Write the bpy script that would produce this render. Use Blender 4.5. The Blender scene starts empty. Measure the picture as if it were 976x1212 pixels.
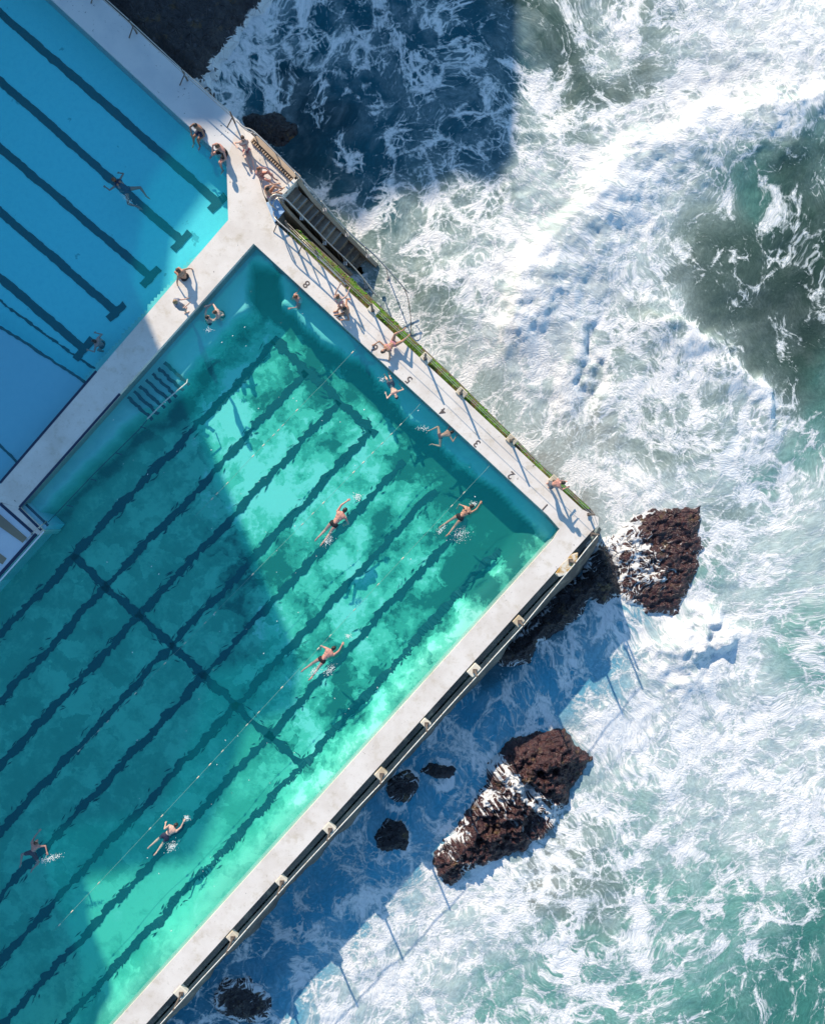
import bpy, bmesh, math, random
import numpy as np
from mathutils import Vector, Matrix
random.seed(7)
R = math.radians
C = bpy.context.scene.collection
sc = bpy.context.scene
CAM_H, SC = 36.0, 28.0          # camera height over the deck (m), photo pixels per metre on the deck
SEA = -3.3
def P(px, py, z=0.0):
    k = (CAM_H - z) / CAM_H / SC
    return Vector(((px - 488) * k, -(py - 606) * k, z))
def toworld(px, py, z):
    k = (CAM_H - z) / CAM_H / SC
    return (px - 488) * k, -(py - 606) * k
EL = R(30.0)
SD = Vector((0.385, -0.923, 0)).normalized()      # the way shadows fall on the ground

# ------------------------------------------------------------------ render, world, camera, sun
w = bpy.data.worlds.new("World"); sc.world = w; w.use_nodes = True
nt = w.node_tree
sky = nt.nodes.new('ShaderNodeTexSky'); sky.sky_type = 'NISHITA'; sky.sun_disc = False
sky.sun_elevation = EL; sky.sun_rotation = math.atan2(-SD.x, -SD.y) % (2 * math.pi)
sky.air_density = 1.0; sky.dust_density = 0.1; sky.ozone_density = 2.0
bg = nt.nodes['Background']; bg.inputs[1].default_value = 0.118
tn = nt.nodes.new('ShaderNodeVectorMath'); tn.operation = 'MULTIPLY'; tn.inputs[1].default_value = (.78, 1.0, 1.06)
nt.links.new(sky.outputs[0], tn.inputs[0]); nt.links.new(tn.outputs[0], bg.inputs[0])
cd = bpy.data.cameras.new('camera'); cam = bpy.data.objects.new('camera', cd); C.objects.link(cam)
cam.location = (0, 0, CAM_H); cam.rotation_euler = (0, 0, 0)
cd.sensor_fit = 'HORIZONTAL'; cd.sensor_width = 36; cd.lens = 36 * CAM_H / (976 / SC)
cd.clip_start = 0.5; cd.clip_end = 3000
sc.camera = cam
sl = bpy.data.lights.new('sun', 'SUN'); sl.energy = 3.5; sl.angle = R(0.5); sl.color = (1.0, 0.865, 0.69)
so = bpy.data.objects.new('sun', sl); C.objects.link(so)
sdir = Vector((SD.x * math.cos(EL), SD.y * math.cos(EL), -math.sin(EL)))
so.rotation_euler = sdir.to_track_quat('-Z', 'Y').to_euler(); so.location = (-20, 40, 60)
vs = sc.view_settings; vs.view_transform = 'Standard'; vs.look = 'None'; vs.exposure = 0.76; vs.gamma = 1; vs.use_curve_mapping = False
sc.cycles.use_denoising = True
sc.cycles.max_bounces = 8; sc.cycles.transparent_max_bounces = 12
sc.cycles.caustics_reflective = False; sc.cycles.caustics_refractive = False

# ------------------------------------------------------------------ node helper
class M:
    def __init__(s, name):
        s.m = bpy.data.materials.new(name); s.m.use_nodes = True
        s.t = s.m.node_tree; s.t.nodes.clear()
        s.out = s.t.nodes.new('ShaderNodeOutputMaterial')
    def set(s, sock, v):
        if v is None: return
        if isinstance(v, bpy.types.NodeSocket): s.t.links.new(v, sock)
        else:
            if isinstance(v, (tuple, list)) and sock.type == 'RGBA' and len(v) == 3: v = (*v, 1)
            sock.default_value = v
    def n(s, typ, ins=None, out=0, **props):
        nd = s.t.nodes.new(typ)
        for k, v in props.items(): setattr(nd, k, v)
        for k, v in (ins or {}).items(): s.set(nd.inputs[k], v)
        return nd.outputs[out]
    def math(s, op, a, b=None, c=None, clamp=False):
        nd = s.t.nodes.new('ShaderNodeMath'); nd.operation = op; nd.use_clamp = clamp
        s.set(nd.inputs[0], a)
        if b is not None: s.set(nd.inputs[1], b)
        if c is not None: s.set(nd.inputs[2], c)
        return nd.outputs[0]
    def vmath(s, op, a, b=None, scale=None):
        nd = s.t.nodes.new('ShaderNodeVectorMath'); nd.operation = op
        s.set(nd.inputs[0], a)
        if b is not None: s.set(nd.inputs[1], b)
        if scale is not None: s.set(nd.inputs['Scale'], scale)
        return nd.outputs[0]
    def attr(s, name, out='Fac'):
        nd = s.t.nodes.new('ShaderNodeAttribute'); nd.attribute_name = name; return nd.outputs[out]
    def pos(s): return s.t.nodes.new('ShaderNodeNewGeometry').outputs['Position']
    def obj(s): return s.t.nodes.new('ShaderNodeTexCoord').outputs['Object']
    def noise(s, vec, scale, detail=4, rough=.55, out=0, dist=0, typ='FBM', norm=True, lac=2.0):
        nd = s.t.nodes.new('ShaderNodeTexNoise'); nd.noise_type = typ; nd.normalize = norm
        s.set(nd.inputs['Vector'], vec); s.set(nd.inputs['Scale'], scale)
        s.set(nd.inputs['Detail'], detail); s.set(nd.inputs['Roughness'], rough); s.set(nd.inputs['Distortion'], dist)
        s.set(nd.inputs['Lacunarity'], lac)
        return nd.outputs[out]
    def vor(s, vec, scale, feature='DISTANCE_TO_EDGE', rand=1.0, out=0):
        nd = s.t.nodes.new('ShaderNodeTexVoronoi'); nd.feature = feature
        s.set(nd.inputs['Vector'], vec); s.set(nd.inputs['Scale'], scale); s.set(nd.inputs['Randomness'], rand)
        return nd.outputs[out]
    def step(s, v, lo, hi, a=0.0, b=1.0, smooth=True):
        nd = s.t.nodes.new('ShaderNodeMapRange'); nd.interpolation_type = 'SMOOTHSTEP' if smooth else 'LINEAR'
        for k, x in zip(('Value', 'From Min', 'From Max', 'To Min', 'To Max'), (v, lo, hi, a, b)): s.set(nd.inputs[k], x)
        return nd.outputs[0]
    def mix(s, f, a, b, mode='MIX'):
        nd = s.t.nodes.new('ShaderNodeMix'); nd.data_type = 'RGBA'; nd.blend_type = mode
        s.set(nd.inputs[0], f); s.set(nd.inputs[6], a); s.set(nd.inputs[7], b)
        return nd.outputs[2]
    def bump(s, h, strength=.5, dist=.05):
        return s.n('ShaderNodeBump', {'Strength': strength, 'Distance': dist, 'Height': h})
    def pbr(s, col, rough=.6, normal=None, **kw):
        nd = s.t.nodes.new('ShaderNodeBsdfPrincipled')
        s.set(nd.inputs['Base Color'], col); s.set(nd.inputs['Roughness'], rough)
        if normal is not None: s.set(nd.inputs['Normal'], normal)
        for k, v in kw.items(): s.set(nd.inputs[k], v)
        s.t.links.new(nd.outputs[0], s.out.inputs[0])
        return s.m
    def surf(s, sh): s.t.links.new(sh, s.out.inputs[0]); return s.m

# ------------------------------------------------------------------ numpy noise
_rs = np.random.RandomState(3)
_perm = _rs.rand(512, 512)
def vnoise(x, y, seed=0):
    x = np.asarray(x) + seed * 37.7; y = np.asarray(y) + seed * 91.3
    xi = np.floor(x).astype(int); yi = np.floor(y).astype(int)
    fx = x - xi; fy = y - yi
    fx = fx * fx * fx * (fx * (fx * 6 - 15) + 10); fy = fy * fy * fy * (fy * (fy * 6 - 15) + 10)
    g = lambda a, b: _perm[a % 512, b % 512]
    return (g(xi, yi) * (1 - fx) + g(xi + 1, yi) * fx) * (1 - fy) + (g(xi, yi + 1) * (1 - fx) + g(xi + 1, yi + 1) * fx) * fy
def fbm(x, y, oct=4, seed=0, gain=.5):
    s = 0; a = 1; t = 0
    for i in range(oct):
        s = s + a * vnoise(x, y, seed + i * 3); t += a; a *= gain; x = x * 2.03 + 5.1; y = y * 2.03 + 1.7
    return s / t
def poly_sd(px, py, poly):
    """signed distance to a polygon, positive inside"""
    d = np.full(np.shape(px), 1e9); ins = np.zeros(np.shape(px), bool)
    n = len(poly)
    for i in range(n):
        x1, y1 = poly[i]; x2, y2 = poly[(i + 1) % n]
        ex, ey = x2 - x1, y2 - y1
        t = np.clip(((px - x1) * ex + (py - y1) * ey) / (ex * ex + ey * ey + 1e-9), 0, 1)
        d = np.minimum(d, np.hypot(px - x1 - t * ex, py - y1 - t * ey))
        c = ((y1 > py) != (y2 > py)) & (px < (x2 - x1) * (py - y1) / (y2 - y1 + 1e-12) + x1)
        ins ^= c
    return np.where(ins, d, -d)
def line_d(px, py, pts):
    """distance to a polyline and the side (+ on the left of travel in photo axes)"""
    d = np.full(np.shape(px), 1e9); side = np.zeros(np.shape(px)); par = np.zeros(np.shape(px))
    for i in range(len(pts) - 1):
        x1, y1 = pts[i]; x2, y2 = pts[i + 1]
        ex, ey = x2 - x1, y2 - y1; L = math.hypot(ex, ey)
        t = np.clip(((px - x1) * ex + (py - y1) * ey) / (L * L), 0, 1)
        dd = np.hypot(px - x1 - t * ex, py - y1 - t * ey)
        s = np.sign(ex * (py - y1) - ey * (px - x1))
        m = dd < d
        d = np.where(m, dd, d); side = np.where(m, s, side); par = np.where(m, (i + t) / (len(pts) - 1), par)
    return d, side, par
def sst(x, a, b):
    t = np.clip((x - a) / (b - a), 0, 1); return t * t * (3 - 2 * t)

# ------------------------------------------------------------------ object helpers
def tag(o, label=None, cat=None, group=None, kind=None):
    if label: o['label'] = label
    if cat: o['category'] = cat
    if group: o['group'] = group
    if kind: o['kind'] = kind
    return o
def empty(name, loc=(0, 0, 0), rz=0, label=None, cat=None, group=None):
    o = bpy.data.objects.new(name, None); C.objects.link(o); o.location = loc; o.rotation_euler = (0, 0, rz)
    o.empty_display_size = .2
    return tag(o, label, cat, group)
def mesh_obj(name, verts, faces, mat, parent=None, smooth=False):
    me = bpy.data.meshes.new(name); me.from_pydata([tuple(v) for v in verts], [], faces)
    me.update()
    if smooth: me.polygons.foreach_set('use_smooth', [True] * len(me.polygons))
    if mat: me.materials.append(mat)
    o = bpy.data.objects.new(name, me); C.objects.link(o)
    if parent: o.parent = parent
    return o
class MB:
    def __init__(s): s.v = []; s.f = []
    def add(s, v, f):
        k = len(s.v); s.v += [Vector(a) for a in v]; s.f += [tuple(i + k for i in g) for g in f]; return s
    def prism(s, poly, z0, z1):
        """poly: list of (x, y) or Vectors in world metres; either winding"""
        p = [(a[0], a[1]) for a in poly]
        ar = sum(p[i][0] * p[(i + 1) % len(p)][1] - p[(i + 1) % len(p)][0] * p[i][1] for i in range(len(p)))
        if ar < 0: p = p[::-1]
        n = len(p)
        v = [(x, y, z1) for x, y in p] + [(x, y, z0) for x, y in p]
        f = [tuple(range(n)), tuple(range(2 * n - 1, n - 1, -1))]
        f += [(i, i + n, (i + 1) % n + n, (i + 1) % n) for i in range(n)]
        return s.add(v, f)
    def box(s, c, size, rz=0, M3=None):
        m = M3 or Matrix.Rotation(rz, 3, 'Z'); c = Vector(c)
        v = [c + m @ Vector((x * size[0] / 2, y * size[1] / 2, z * size[2] / 2)) for x in (-1, 1) for y in (-1, 1) for z in (-1, 1)]
        return s.add(v, [(0, 1, 3, 2), (4, 6, 7, 5), (0, 4, 5, 1), (2, 3, 7, 6), (0, 2, 6, 4), (1, 5, 7, 3)])
    def cap(s, a, b, r0, r1, n=10, rings=3, sq=None):
        """closed tapered capsule from a to b; sq=(axis, factor) flattens it"""
        a = Vector(a); b = Vector(b); d = b - a; L = d.length
        z = d.normalized() if L > 1e-6 else Vector((0, 0, 1))
        x = z.orthogonal().normalized(); y = z.cross(x)
        st = []
        for i in range(rings):
            t = math.pi / 2 * (1 - i / rings); st.append((a - z * r0 * math.sin(t), r0 * math.cos(t)))
        st.append((a, r0)); st.append((b, r1))
        for i in range(1, rings + 1):
            t = math.pi / 2 * i / rings; st.append((b + z * r1 * math.sin(t), r1 * math.cos(t)))
        v = [st[0][0]]; f = []
        for c, r in st[1:-1]:
            for j in range(n):
                q = 2 * math.pi * j / n; v.append(c + (x * math.cos(q) + y * math.sin(q)) * r)
        v.append(st[-1][0]); m = len(st) - 2
        for j in range(n): f.append((0, 1 + (j + 1) % n, 1 + j))
        for i in range(m - 1):
            for j in range(n):
                q = 1 + i * n
                f.append((q + j, q + (j + 1) % n, q + n + (j + 1) % n, q + n + j))
        q = 1 + (m - 1) * n; e = len(v) - 1
        for j in range(n): f.append((q + j, q + (j + 1) % n, e))
        if sq:
            ax, k = sq; ax = Vector(ax).normalized(); c0 = (a + b) / 2
            v = [p - ax * ((p - c0).dot(ax)) * (1 - k) for p in v]
        return s.add(v, f)
    def tube(s, pts, r, n=8):
        pts = [Vector(p) for p in pts]; k = len(pts); v = []; f = []
        for i, p in enumerate(pts):
            d = (pts[min(i + 1, k - 1)] - pts[max(i - 1, 0)]).normalized()
            up = Vector((0, 0, 1)) if abs(d.z) < .95 else Vector((1, 0, 0))
            x = d.cross(up).normalized(); y = d.cross(x)
            for j in range(n):
                q = 2 * math.pi * j / n; v.append(p + (x * math.cos(q) + y * math.sin(q)) * r)
        for i in range(k - 1):
            for j in range(n): f.append((i * n + j, (i + 1) * n + j, (i + 1) * n + (j + 1) % n, i * n + (j + 1) % n))
        f.append(tuple(range(n))); f.append(tuple(range((k - 1) * n + n - 1, (k - 1) * n - 1, -1)))
        return s.add(v, f)
    def ell(s, c, r, M3=None, n=14, m=9):
        c = Vector(c); M3 = M3 or Matrix.Identity(3); v = [c + M3 @ Vector((0, 0, r[2]))]; f = []
        for i in range(1, m):
            t = math.pi * i / m
            for j in range(n):
                q = 2 * math.pi * j / n
                v.append(c + M3 @ Vector((r[0] * math.sin(t) * math.cos(q), r[1] * math.sin(t) * math.sin(q), r[2] * math.cos(t))))
        v.append(c + M3 @ Vector((0, 0, -r[2]))); e = len(v) - 1
        for j in range(n): f.append((0, 1 + j, 1 + (j + 1) % n))
        for i in range(m - 2):
            for j in range(n):
                q = 1 + i * n; f.append((q + j, q + n + j, q + n + (j + 1) % n, q + (j + 1) % n))
        q = 1 + (m - 2) * n
        for j in range(n): f.append((q + j, e, q + (j + 1) % n))
        return s.add(v, f)
    def build(s, name, mat, parent=None, smooth=False, bevel=0):
        off = Vector((0, 0, 0))
        o = mesh_obj(name, s.v, s.f, mat, parent, smooth)
        if bevel:
            b = o.modifiers.new('bevel', 'BEVEL'); b.width = bevel; b.segments = 2; b.limit_method = 'ANGLE'
        return o
def grid_mesh(name, xs, ys, zfun, mat, keep=None, attrs=None, parent=None):
    """xs, ys 1-D world coordinates; zfun(X, Y) -> Z; attrs: name -> (type, array)"""
    X, Y = np.meshgrid(xs, ys); Z = zfun(X, Y) if callable(zfun) else zfun
    n, m = len(xs), len(ys)
    co = np.stack([X, Y, Z], -1).reshape(-1, 3).astype(np.float32)
    i = np.arange((m - 1) * (n - 1)); r = i // (n - 1); c = i % (n - 1)
    q = np.stack([r * n + c, r * n + c + 1, (r + 1) * n + c + 1, (r + 1) * n + c], -1)
    used = np.arange(n * m)
    if keep is not None:
        k = keep.reshape(-1); q = q[k[q].any(1)]
        used = np.unique(q); re = np.zeros(n * m, int); re[used] = np.arange(len(used)); q = re[q]; co = co[used]
    me = bpy.data.meshes.new(name)
    me.vertices.add(len(co)); me.vertices.foreach_set('co', co.reshape(-1))
    me.loops.add(q.size); me.loops.foreach_set('vertex_index', q.reshape(-1).astype(np.int32))
    me.polygons.add(len(q)); me.polygons.foreach_set('loop_start', (np.arange(len(q)) * 4).astype(np.int32))
    me.update(calc_edges=True)
    me.polygons.foreach_set('use_smooth', np.ones(len(q), bool))
    for an, (ty, arr) in (attrs or {}).items():
        a = me.attributes.new(an, ty, 'POINT')
        if ty == 'FLOAT': a.data.foreach_set('value', arr.reshape(-1)[used].astype(np.float32))
        elif ty == 'FLOAT_COLOR':
            cc = np.concatenate([arr.reshape(-1, 3)[used], np.ones((len(used), 1))], 1)
            a.data.foreach_set('color', cc.reshape(-1).astype(np.float32))
        else: a.data.foreach_set('vector', arr.reshape(-1, 3)[used].astype(np.float32).reshape(-1))
    me.materials.append(mat); me.update()
    o = bpy.data.objects.new(name, me); C.objects.link(o)
    if parent: o.parent = parent
    return o
# ------------------------------------------------------------------ the sea
def lace(m, vec, D, big):
    """foam coverage 0..1 from a warped coordinate, a density and a slow noise"""
    fine = m.noise(vec, 6.5, 7, .74)
    eA = m.vor(vec, .50); eB = m.vor(vec, 1.15); eC = m.vor(vec, 2.6)
    rA = m.math('SUBTRACT', 1.0, m.math('MULTIPLY', eA, 4.2))
    rB = m.math('SUBTRACT', .93, m.math('MULTIPLY', eB, 2.9))
    rC = m.math('SUBTRACT', .84, m.math('MULTIPLY', eC, 2.2))
    F = m.math('MAXIMUM', rA, m.math('MAXIMUM', rB, rC))
    F = m.math('ADD', m.math('MULTIPLY', F, .8), m.math('MULTIPLY', m.math('SUBTRACT', big, .5), .62))
    F = m.math('ADD', F, m.math('MULTIPLY', m.math('SUBTRACT', fine, .5), .95))
    lo = m.step(D, 0, 1, .93, .28, smooth=False)
    a = m.step(F, lo, m.math('ADD', lo, .24))
    return a, fine, m.step(F, m.math('ADD', lo, .08), m.math('ADD', lo, .40))

def sea_material():
    m = M('sea_water_and_foam')
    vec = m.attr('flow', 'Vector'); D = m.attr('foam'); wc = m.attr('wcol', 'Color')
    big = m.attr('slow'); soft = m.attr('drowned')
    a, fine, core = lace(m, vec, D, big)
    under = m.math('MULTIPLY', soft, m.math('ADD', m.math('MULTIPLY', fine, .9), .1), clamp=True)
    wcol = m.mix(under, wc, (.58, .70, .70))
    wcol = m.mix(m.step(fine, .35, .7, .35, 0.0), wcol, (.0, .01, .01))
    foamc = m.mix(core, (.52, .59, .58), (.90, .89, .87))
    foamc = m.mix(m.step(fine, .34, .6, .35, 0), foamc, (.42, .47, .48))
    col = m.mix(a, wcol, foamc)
    h = m.noise(vec, 9, 4, .65)
    nrm = m.bump(h, m.math('ADD', m.math('MULTIPLY', a, .55), .25), .09)
    rough = m.math('ADD', m.math('MULTIPLY', a, .45), .32)
    return m.pbr(col, rough, nrm, **{'IOR': 1.33, 'Specular IOR Level': .3})

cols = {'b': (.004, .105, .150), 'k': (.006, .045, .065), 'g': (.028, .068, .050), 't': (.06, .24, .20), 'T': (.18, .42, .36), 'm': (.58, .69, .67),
        's': (.035, .27, .42), 'S': (.06, .40, .58), 'r': (.34, .33, .30), 'M': (.75, .80, .80), 'G': (.22, .30, .27), 'd': (.03, .055, .045)}  # s, S: bluer water, painting the sea wall's shade into the colour
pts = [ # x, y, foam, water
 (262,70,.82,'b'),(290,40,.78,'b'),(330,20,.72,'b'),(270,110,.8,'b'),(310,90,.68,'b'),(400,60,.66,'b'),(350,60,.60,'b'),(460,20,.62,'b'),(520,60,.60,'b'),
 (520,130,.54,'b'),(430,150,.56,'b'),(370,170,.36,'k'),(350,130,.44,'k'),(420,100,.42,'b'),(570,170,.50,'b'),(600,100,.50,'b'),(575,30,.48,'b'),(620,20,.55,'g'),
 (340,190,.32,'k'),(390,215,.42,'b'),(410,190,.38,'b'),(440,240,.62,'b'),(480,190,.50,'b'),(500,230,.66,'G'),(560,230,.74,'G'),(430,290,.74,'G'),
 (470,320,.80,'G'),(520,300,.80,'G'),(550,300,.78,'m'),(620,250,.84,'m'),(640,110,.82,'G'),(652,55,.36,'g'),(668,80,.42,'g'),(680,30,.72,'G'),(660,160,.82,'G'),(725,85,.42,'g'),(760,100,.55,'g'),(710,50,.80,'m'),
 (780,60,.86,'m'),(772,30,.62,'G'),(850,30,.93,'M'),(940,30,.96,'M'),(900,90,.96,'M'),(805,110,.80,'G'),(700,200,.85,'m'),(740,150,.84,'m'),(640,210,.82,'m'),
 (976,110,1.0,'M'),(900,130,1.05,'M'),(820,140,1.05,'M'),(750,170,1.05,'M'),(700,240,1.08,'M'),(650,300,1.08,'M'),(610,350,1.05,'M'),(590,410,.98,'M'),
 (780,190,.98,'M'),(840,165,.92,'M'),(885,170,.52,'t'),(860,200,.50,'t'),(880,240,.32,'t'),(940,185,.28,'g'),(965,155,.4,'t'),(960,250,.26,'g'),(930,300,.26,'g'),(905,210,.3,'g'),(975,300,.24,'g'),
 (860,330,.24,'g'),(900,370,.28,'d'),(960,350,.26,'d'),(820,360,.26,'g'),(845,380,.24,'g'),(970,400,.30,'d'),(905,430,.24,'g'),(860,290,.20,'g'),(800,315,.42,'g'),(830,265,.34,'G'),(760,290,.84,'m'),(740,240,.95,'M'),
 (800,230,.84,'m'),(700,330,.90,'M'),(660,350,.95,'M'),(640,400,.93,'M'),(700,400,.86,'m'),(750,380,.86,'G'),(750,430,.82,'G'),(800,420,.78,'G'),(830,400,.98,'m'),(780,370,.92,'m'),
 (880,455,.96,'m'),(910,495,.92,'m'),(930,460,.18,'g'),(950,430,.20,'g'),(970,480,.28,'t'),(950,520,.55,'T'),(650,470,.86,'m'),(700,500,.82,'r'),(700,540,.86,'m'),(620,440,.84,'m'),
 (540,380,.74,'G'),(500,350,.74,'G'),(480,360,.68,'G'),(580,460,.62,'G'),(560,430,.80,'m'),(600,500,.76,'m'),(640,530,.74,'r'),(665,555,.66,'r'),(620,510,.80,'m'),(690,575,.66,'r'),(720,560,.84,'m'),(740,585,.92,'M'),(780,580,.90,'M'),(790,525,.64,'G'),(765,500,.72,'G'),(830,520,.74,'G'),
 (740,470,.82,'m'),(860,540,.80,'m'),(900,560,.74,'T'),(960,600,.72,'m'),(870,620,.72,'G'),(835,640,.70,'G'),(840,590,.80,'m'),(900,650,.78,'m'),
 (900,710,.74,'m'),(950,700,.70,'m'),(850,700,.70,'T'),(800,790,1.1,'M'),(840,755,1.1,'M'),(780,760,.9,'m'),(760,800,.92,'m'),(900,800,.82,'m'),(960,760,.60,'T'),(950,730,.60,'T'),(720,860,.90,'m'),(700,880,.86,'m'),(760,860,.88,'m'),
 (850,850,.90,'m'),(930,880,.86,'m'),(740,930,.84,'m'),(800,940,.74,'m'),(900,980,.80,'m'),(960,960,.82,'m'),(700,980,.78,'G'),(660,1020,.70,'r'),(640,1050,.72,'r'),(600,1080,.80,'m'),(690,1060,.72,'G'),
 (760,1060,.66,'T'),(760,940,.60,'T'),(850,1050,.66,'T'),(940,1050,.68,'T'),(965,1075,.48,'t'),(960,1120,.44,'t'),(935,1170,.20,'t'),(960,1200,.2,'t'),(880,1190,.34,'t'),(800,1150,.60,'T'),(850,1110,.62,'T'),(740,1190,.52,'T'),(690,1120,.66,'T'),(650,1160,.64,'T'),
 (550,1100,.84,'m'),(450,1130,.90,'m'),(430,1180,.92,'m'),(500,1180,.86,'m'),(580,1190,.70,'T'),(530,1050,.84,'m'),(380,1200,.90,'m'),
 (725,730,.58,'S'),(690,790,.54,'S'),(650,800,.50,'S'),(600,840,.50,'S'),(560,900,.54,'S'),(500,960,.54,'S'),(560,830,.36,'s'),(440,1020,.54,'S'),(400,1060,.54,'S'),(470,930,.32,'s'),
 (350,1100,.54,'S'),(300,1150,.40,'s'),(270,1195,.30,'b'),(340,1180,.58,'S'),(250,1190,.34,'s'),(530,1000,.58,'S'),(590,920,.5,'S'),(640,700,.3,'b'),(690,660,.34,'b'),(730,650,.6,'m'),(600,770,.24,'k'),(750,760,.84,'m'),(640,870,.56,'S'),(735,745,.60,'S'),(705,795,.52,'S'),(670,845,.52,'S'),(600,870,.50,'S'),(500,1010,.52,'S'),(470,1045,.52,'S'),(420,1095,.52,'S'),(390,1135,.52,'S'),(355,1180,.46,'S'),(752,800,.86,'m'),(700,862,.86,'m'),(555,1030,.84,'m'),(478,1095,.86,'m'),(428,1150,.88,'m'),(392,1195,.9,'m'),(780,740,.8,'m')]  # S keys fill the wall's shadow, milky ones line its lit edge
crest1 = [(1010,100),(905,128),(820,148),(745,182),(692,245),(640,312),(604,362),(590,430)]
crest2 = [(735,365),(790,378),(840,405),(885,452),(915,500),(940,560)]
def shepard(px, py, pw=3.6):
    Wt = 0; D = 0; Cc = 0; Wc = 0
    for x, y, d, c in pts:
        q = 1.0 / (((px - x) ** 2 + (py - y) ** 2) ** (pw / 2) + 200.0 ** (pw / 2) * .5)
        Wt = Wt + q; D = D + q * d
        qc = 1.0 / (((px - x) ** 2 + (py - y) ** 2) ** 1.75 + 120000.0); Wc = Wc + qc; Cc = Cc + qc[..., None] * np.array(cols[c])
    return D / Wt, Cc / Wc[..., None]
def ellp(cx, cy, rx, ry, rot=0, n=20):
    c, s_ = math.cos(R(rot)), math.sin(R(rot))
    return [(cx + rx * math.cos(t) * c - ry * math.sin(t) * s_, cy + rx * math.cos(t) * s_ + ry * math.sin(t) * c) for t in [2 * math.pi * i / n for i in range(n)]]
ROCK_A = [(716,640),(735,624),(762,602),(790,600),(828,588),(830,640),(817,692),(802,726),(765,726),(740,714),(733,692),(720,665)]
ROCK_B = [(574,905),(598,880),(640,864),(670,865),(688,882),(698,892),(690,908),(676,928),(668,950),(652,962),(642,990),(624,1006),(585,1014),(560,1034),(535,1050),(510,1042),(504,1020),(524,994),(545,966),(570,938)]
ROCKS = [(ROCK_A, .8), (ROCK_B, .85), (ellp(521, 916, 14, 12, 30), .9), (ellp(474, 934, 17, 21, 40), .85), (ellp(464, 996, 15, 22, 25), .9), (ellp(318, 147, 32, 14, 15), .6), (ellp(288, 1188, 34, 24, 10), .55)]
POOLPOLY = [(-600,-700),(120,-5),(283,143),(350,210),(450,355),(708,612),(700,660),(195,1215),(-600,2100)]
def sea_fields(X, Y):
    k = SC * CAM_H / (CAM_H - SEA)
    px = 488 + X * k; py = 606 - Y * k
    jx = (fbm(X * .35, Y * .35, 5, 11) - .5) * 90; jy = (fbm(X * .35, Y * .35, 5, 23) - .5) * 90
    out = np.clip(np.maximum(np.maximum(px - 1000, -px + 0), np.maximum(py - 1240, -py - 30)) / 200, 0, 1)
    pxc = np.clip(px, -20, 1000); pyc = np.clip(py, -30, 1240)
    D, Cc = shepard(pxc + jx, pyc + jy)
    D = D * (1 - out) + (.45 + .5 * (fbm(X * .08, Y * .08, 3, 5) - .3)) * out
    Z = np.zeros_like(X)
    qx = px + (fbm(X * .6, Y * .6, 4, 31) - .5) * 46; qy = py + (fbm(X * .6, Y * .6, 4, 37) - .5) * 46
    d, s, t = line_d(qx, qy, crest1)
    ss = d * s                                     # + : below/right of travel (photo)
    # steep white front towards the shore (upper left), long back
    prof = np.where(s > 0, np.exp(-(d / 16) ** 2), np.exp(-(d / 62) ** 2))
    fade = sst(t, -.01, .12) * (1 - sst(t, .86, 1.0))
    Z += .65 * prof * fade
    lum = np.exp(-(d / 70) ** 2)
    d2, s2, t2 = line_d(qx, qy, crest2)
    prof2 = np.where(s2 > 0, np.exp(-(d2 / 30) ** 2), np.exp(-(d2 / 9) ** 2))
    Z += .45 * prof2 * sst(t2, 0, .2) * (1 - sst(t2, .8, 1))
    D = np.maximum(D, np.exp(-(d2 / 11) ** 2) * .95 * (1 - sst(t2, .9, 1)))
    sp = np.exp(-(((qx - 812) / 42) ** 2 + ((qy - 775) / 34) ** 2)) + .8 * np.exp(-(((qx - 850) / 26) ** 2 + ((qy - 750) / 24) ** 2))
    bub = fbm(X * 1.1, Y * 1.1, 3, 41); bub = 1 - np.abs(2 * bub - 1) * 1.3
    Z += sp * (.35 + .45 * bub)
    hol = np.exp(-(((qx - 700 + (qy - 440) * .18) / 9) ** 2 + ((qy - 435) / 42) ** 2))
    Z -= .34 * hol; Z += .20 * np.exp(-(((qx - 680 + (qy - 440) * .18) / 14) ** 2 + ((qy - 430) / 55) ** 2))
    lumps = 1 - np.abs(2 * fbm(X * .9, Y * .9, 5, 51, .55) - 1)
    rough = np.clip(D, 0, 1) ** 2
    Z += (lumps - .75) * (.10 * rough + .05) + (lumps - .75) * .05 * lum * fade
    Z += (fbm(X * 2.6, Y * 2.6, 4, 61, .6) - .5) * (.08 * rough + .03 + .05 * lum * fade)
    Z += (fbm(X * .18, Y * .18, 3, 71) - .5) * .7
    sd = poly_sd(pxc, pyc, POOLPOLY)
    near = 1 - sst(sd, -60, -5)
    Z = np.where(out > 0, Z * (1 - .5 * out), Z)
    Z = Z * near - .15 * (1 - near)
    for poly, am in ROCKS:
        sd = poly_sd(pxc + jx * .25, pyc + jy * .25, poly)
        D = np.maximum(D, am * np.exp(-((sd + 3) / 7.0) ** 2))
    fx, fy = X, Y
    for cx, cy, ra, al in ((735, 500, 9.5, 1.5), (905, 905, 6.0, -1.3), (640, 1090, 5.0, 1.1), (820, 1110, 4.0, -1.0), (480, 250, 5.0, -.9), (880, 640, 5.0, 1.1), (640, 120, 4.0, 1.0), (850, 60, 6.0, -.8), (570, 850, 4.0, .9), (930, 300, 5.0, .7)):
        wx, wy = toworld(cx, cy, SEA); dx, dy = X - wx, Y - wy; rr = np.hypot(dx, dy); an = .36 * al * np.exp(-(rr / ra) ** 2)
        fx = fx + dx * np.cos(an) - dy * np.sin(an) - dx; fy = fy + dx * np.sin(an) + dy * np.cos(an) - dy
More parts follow.
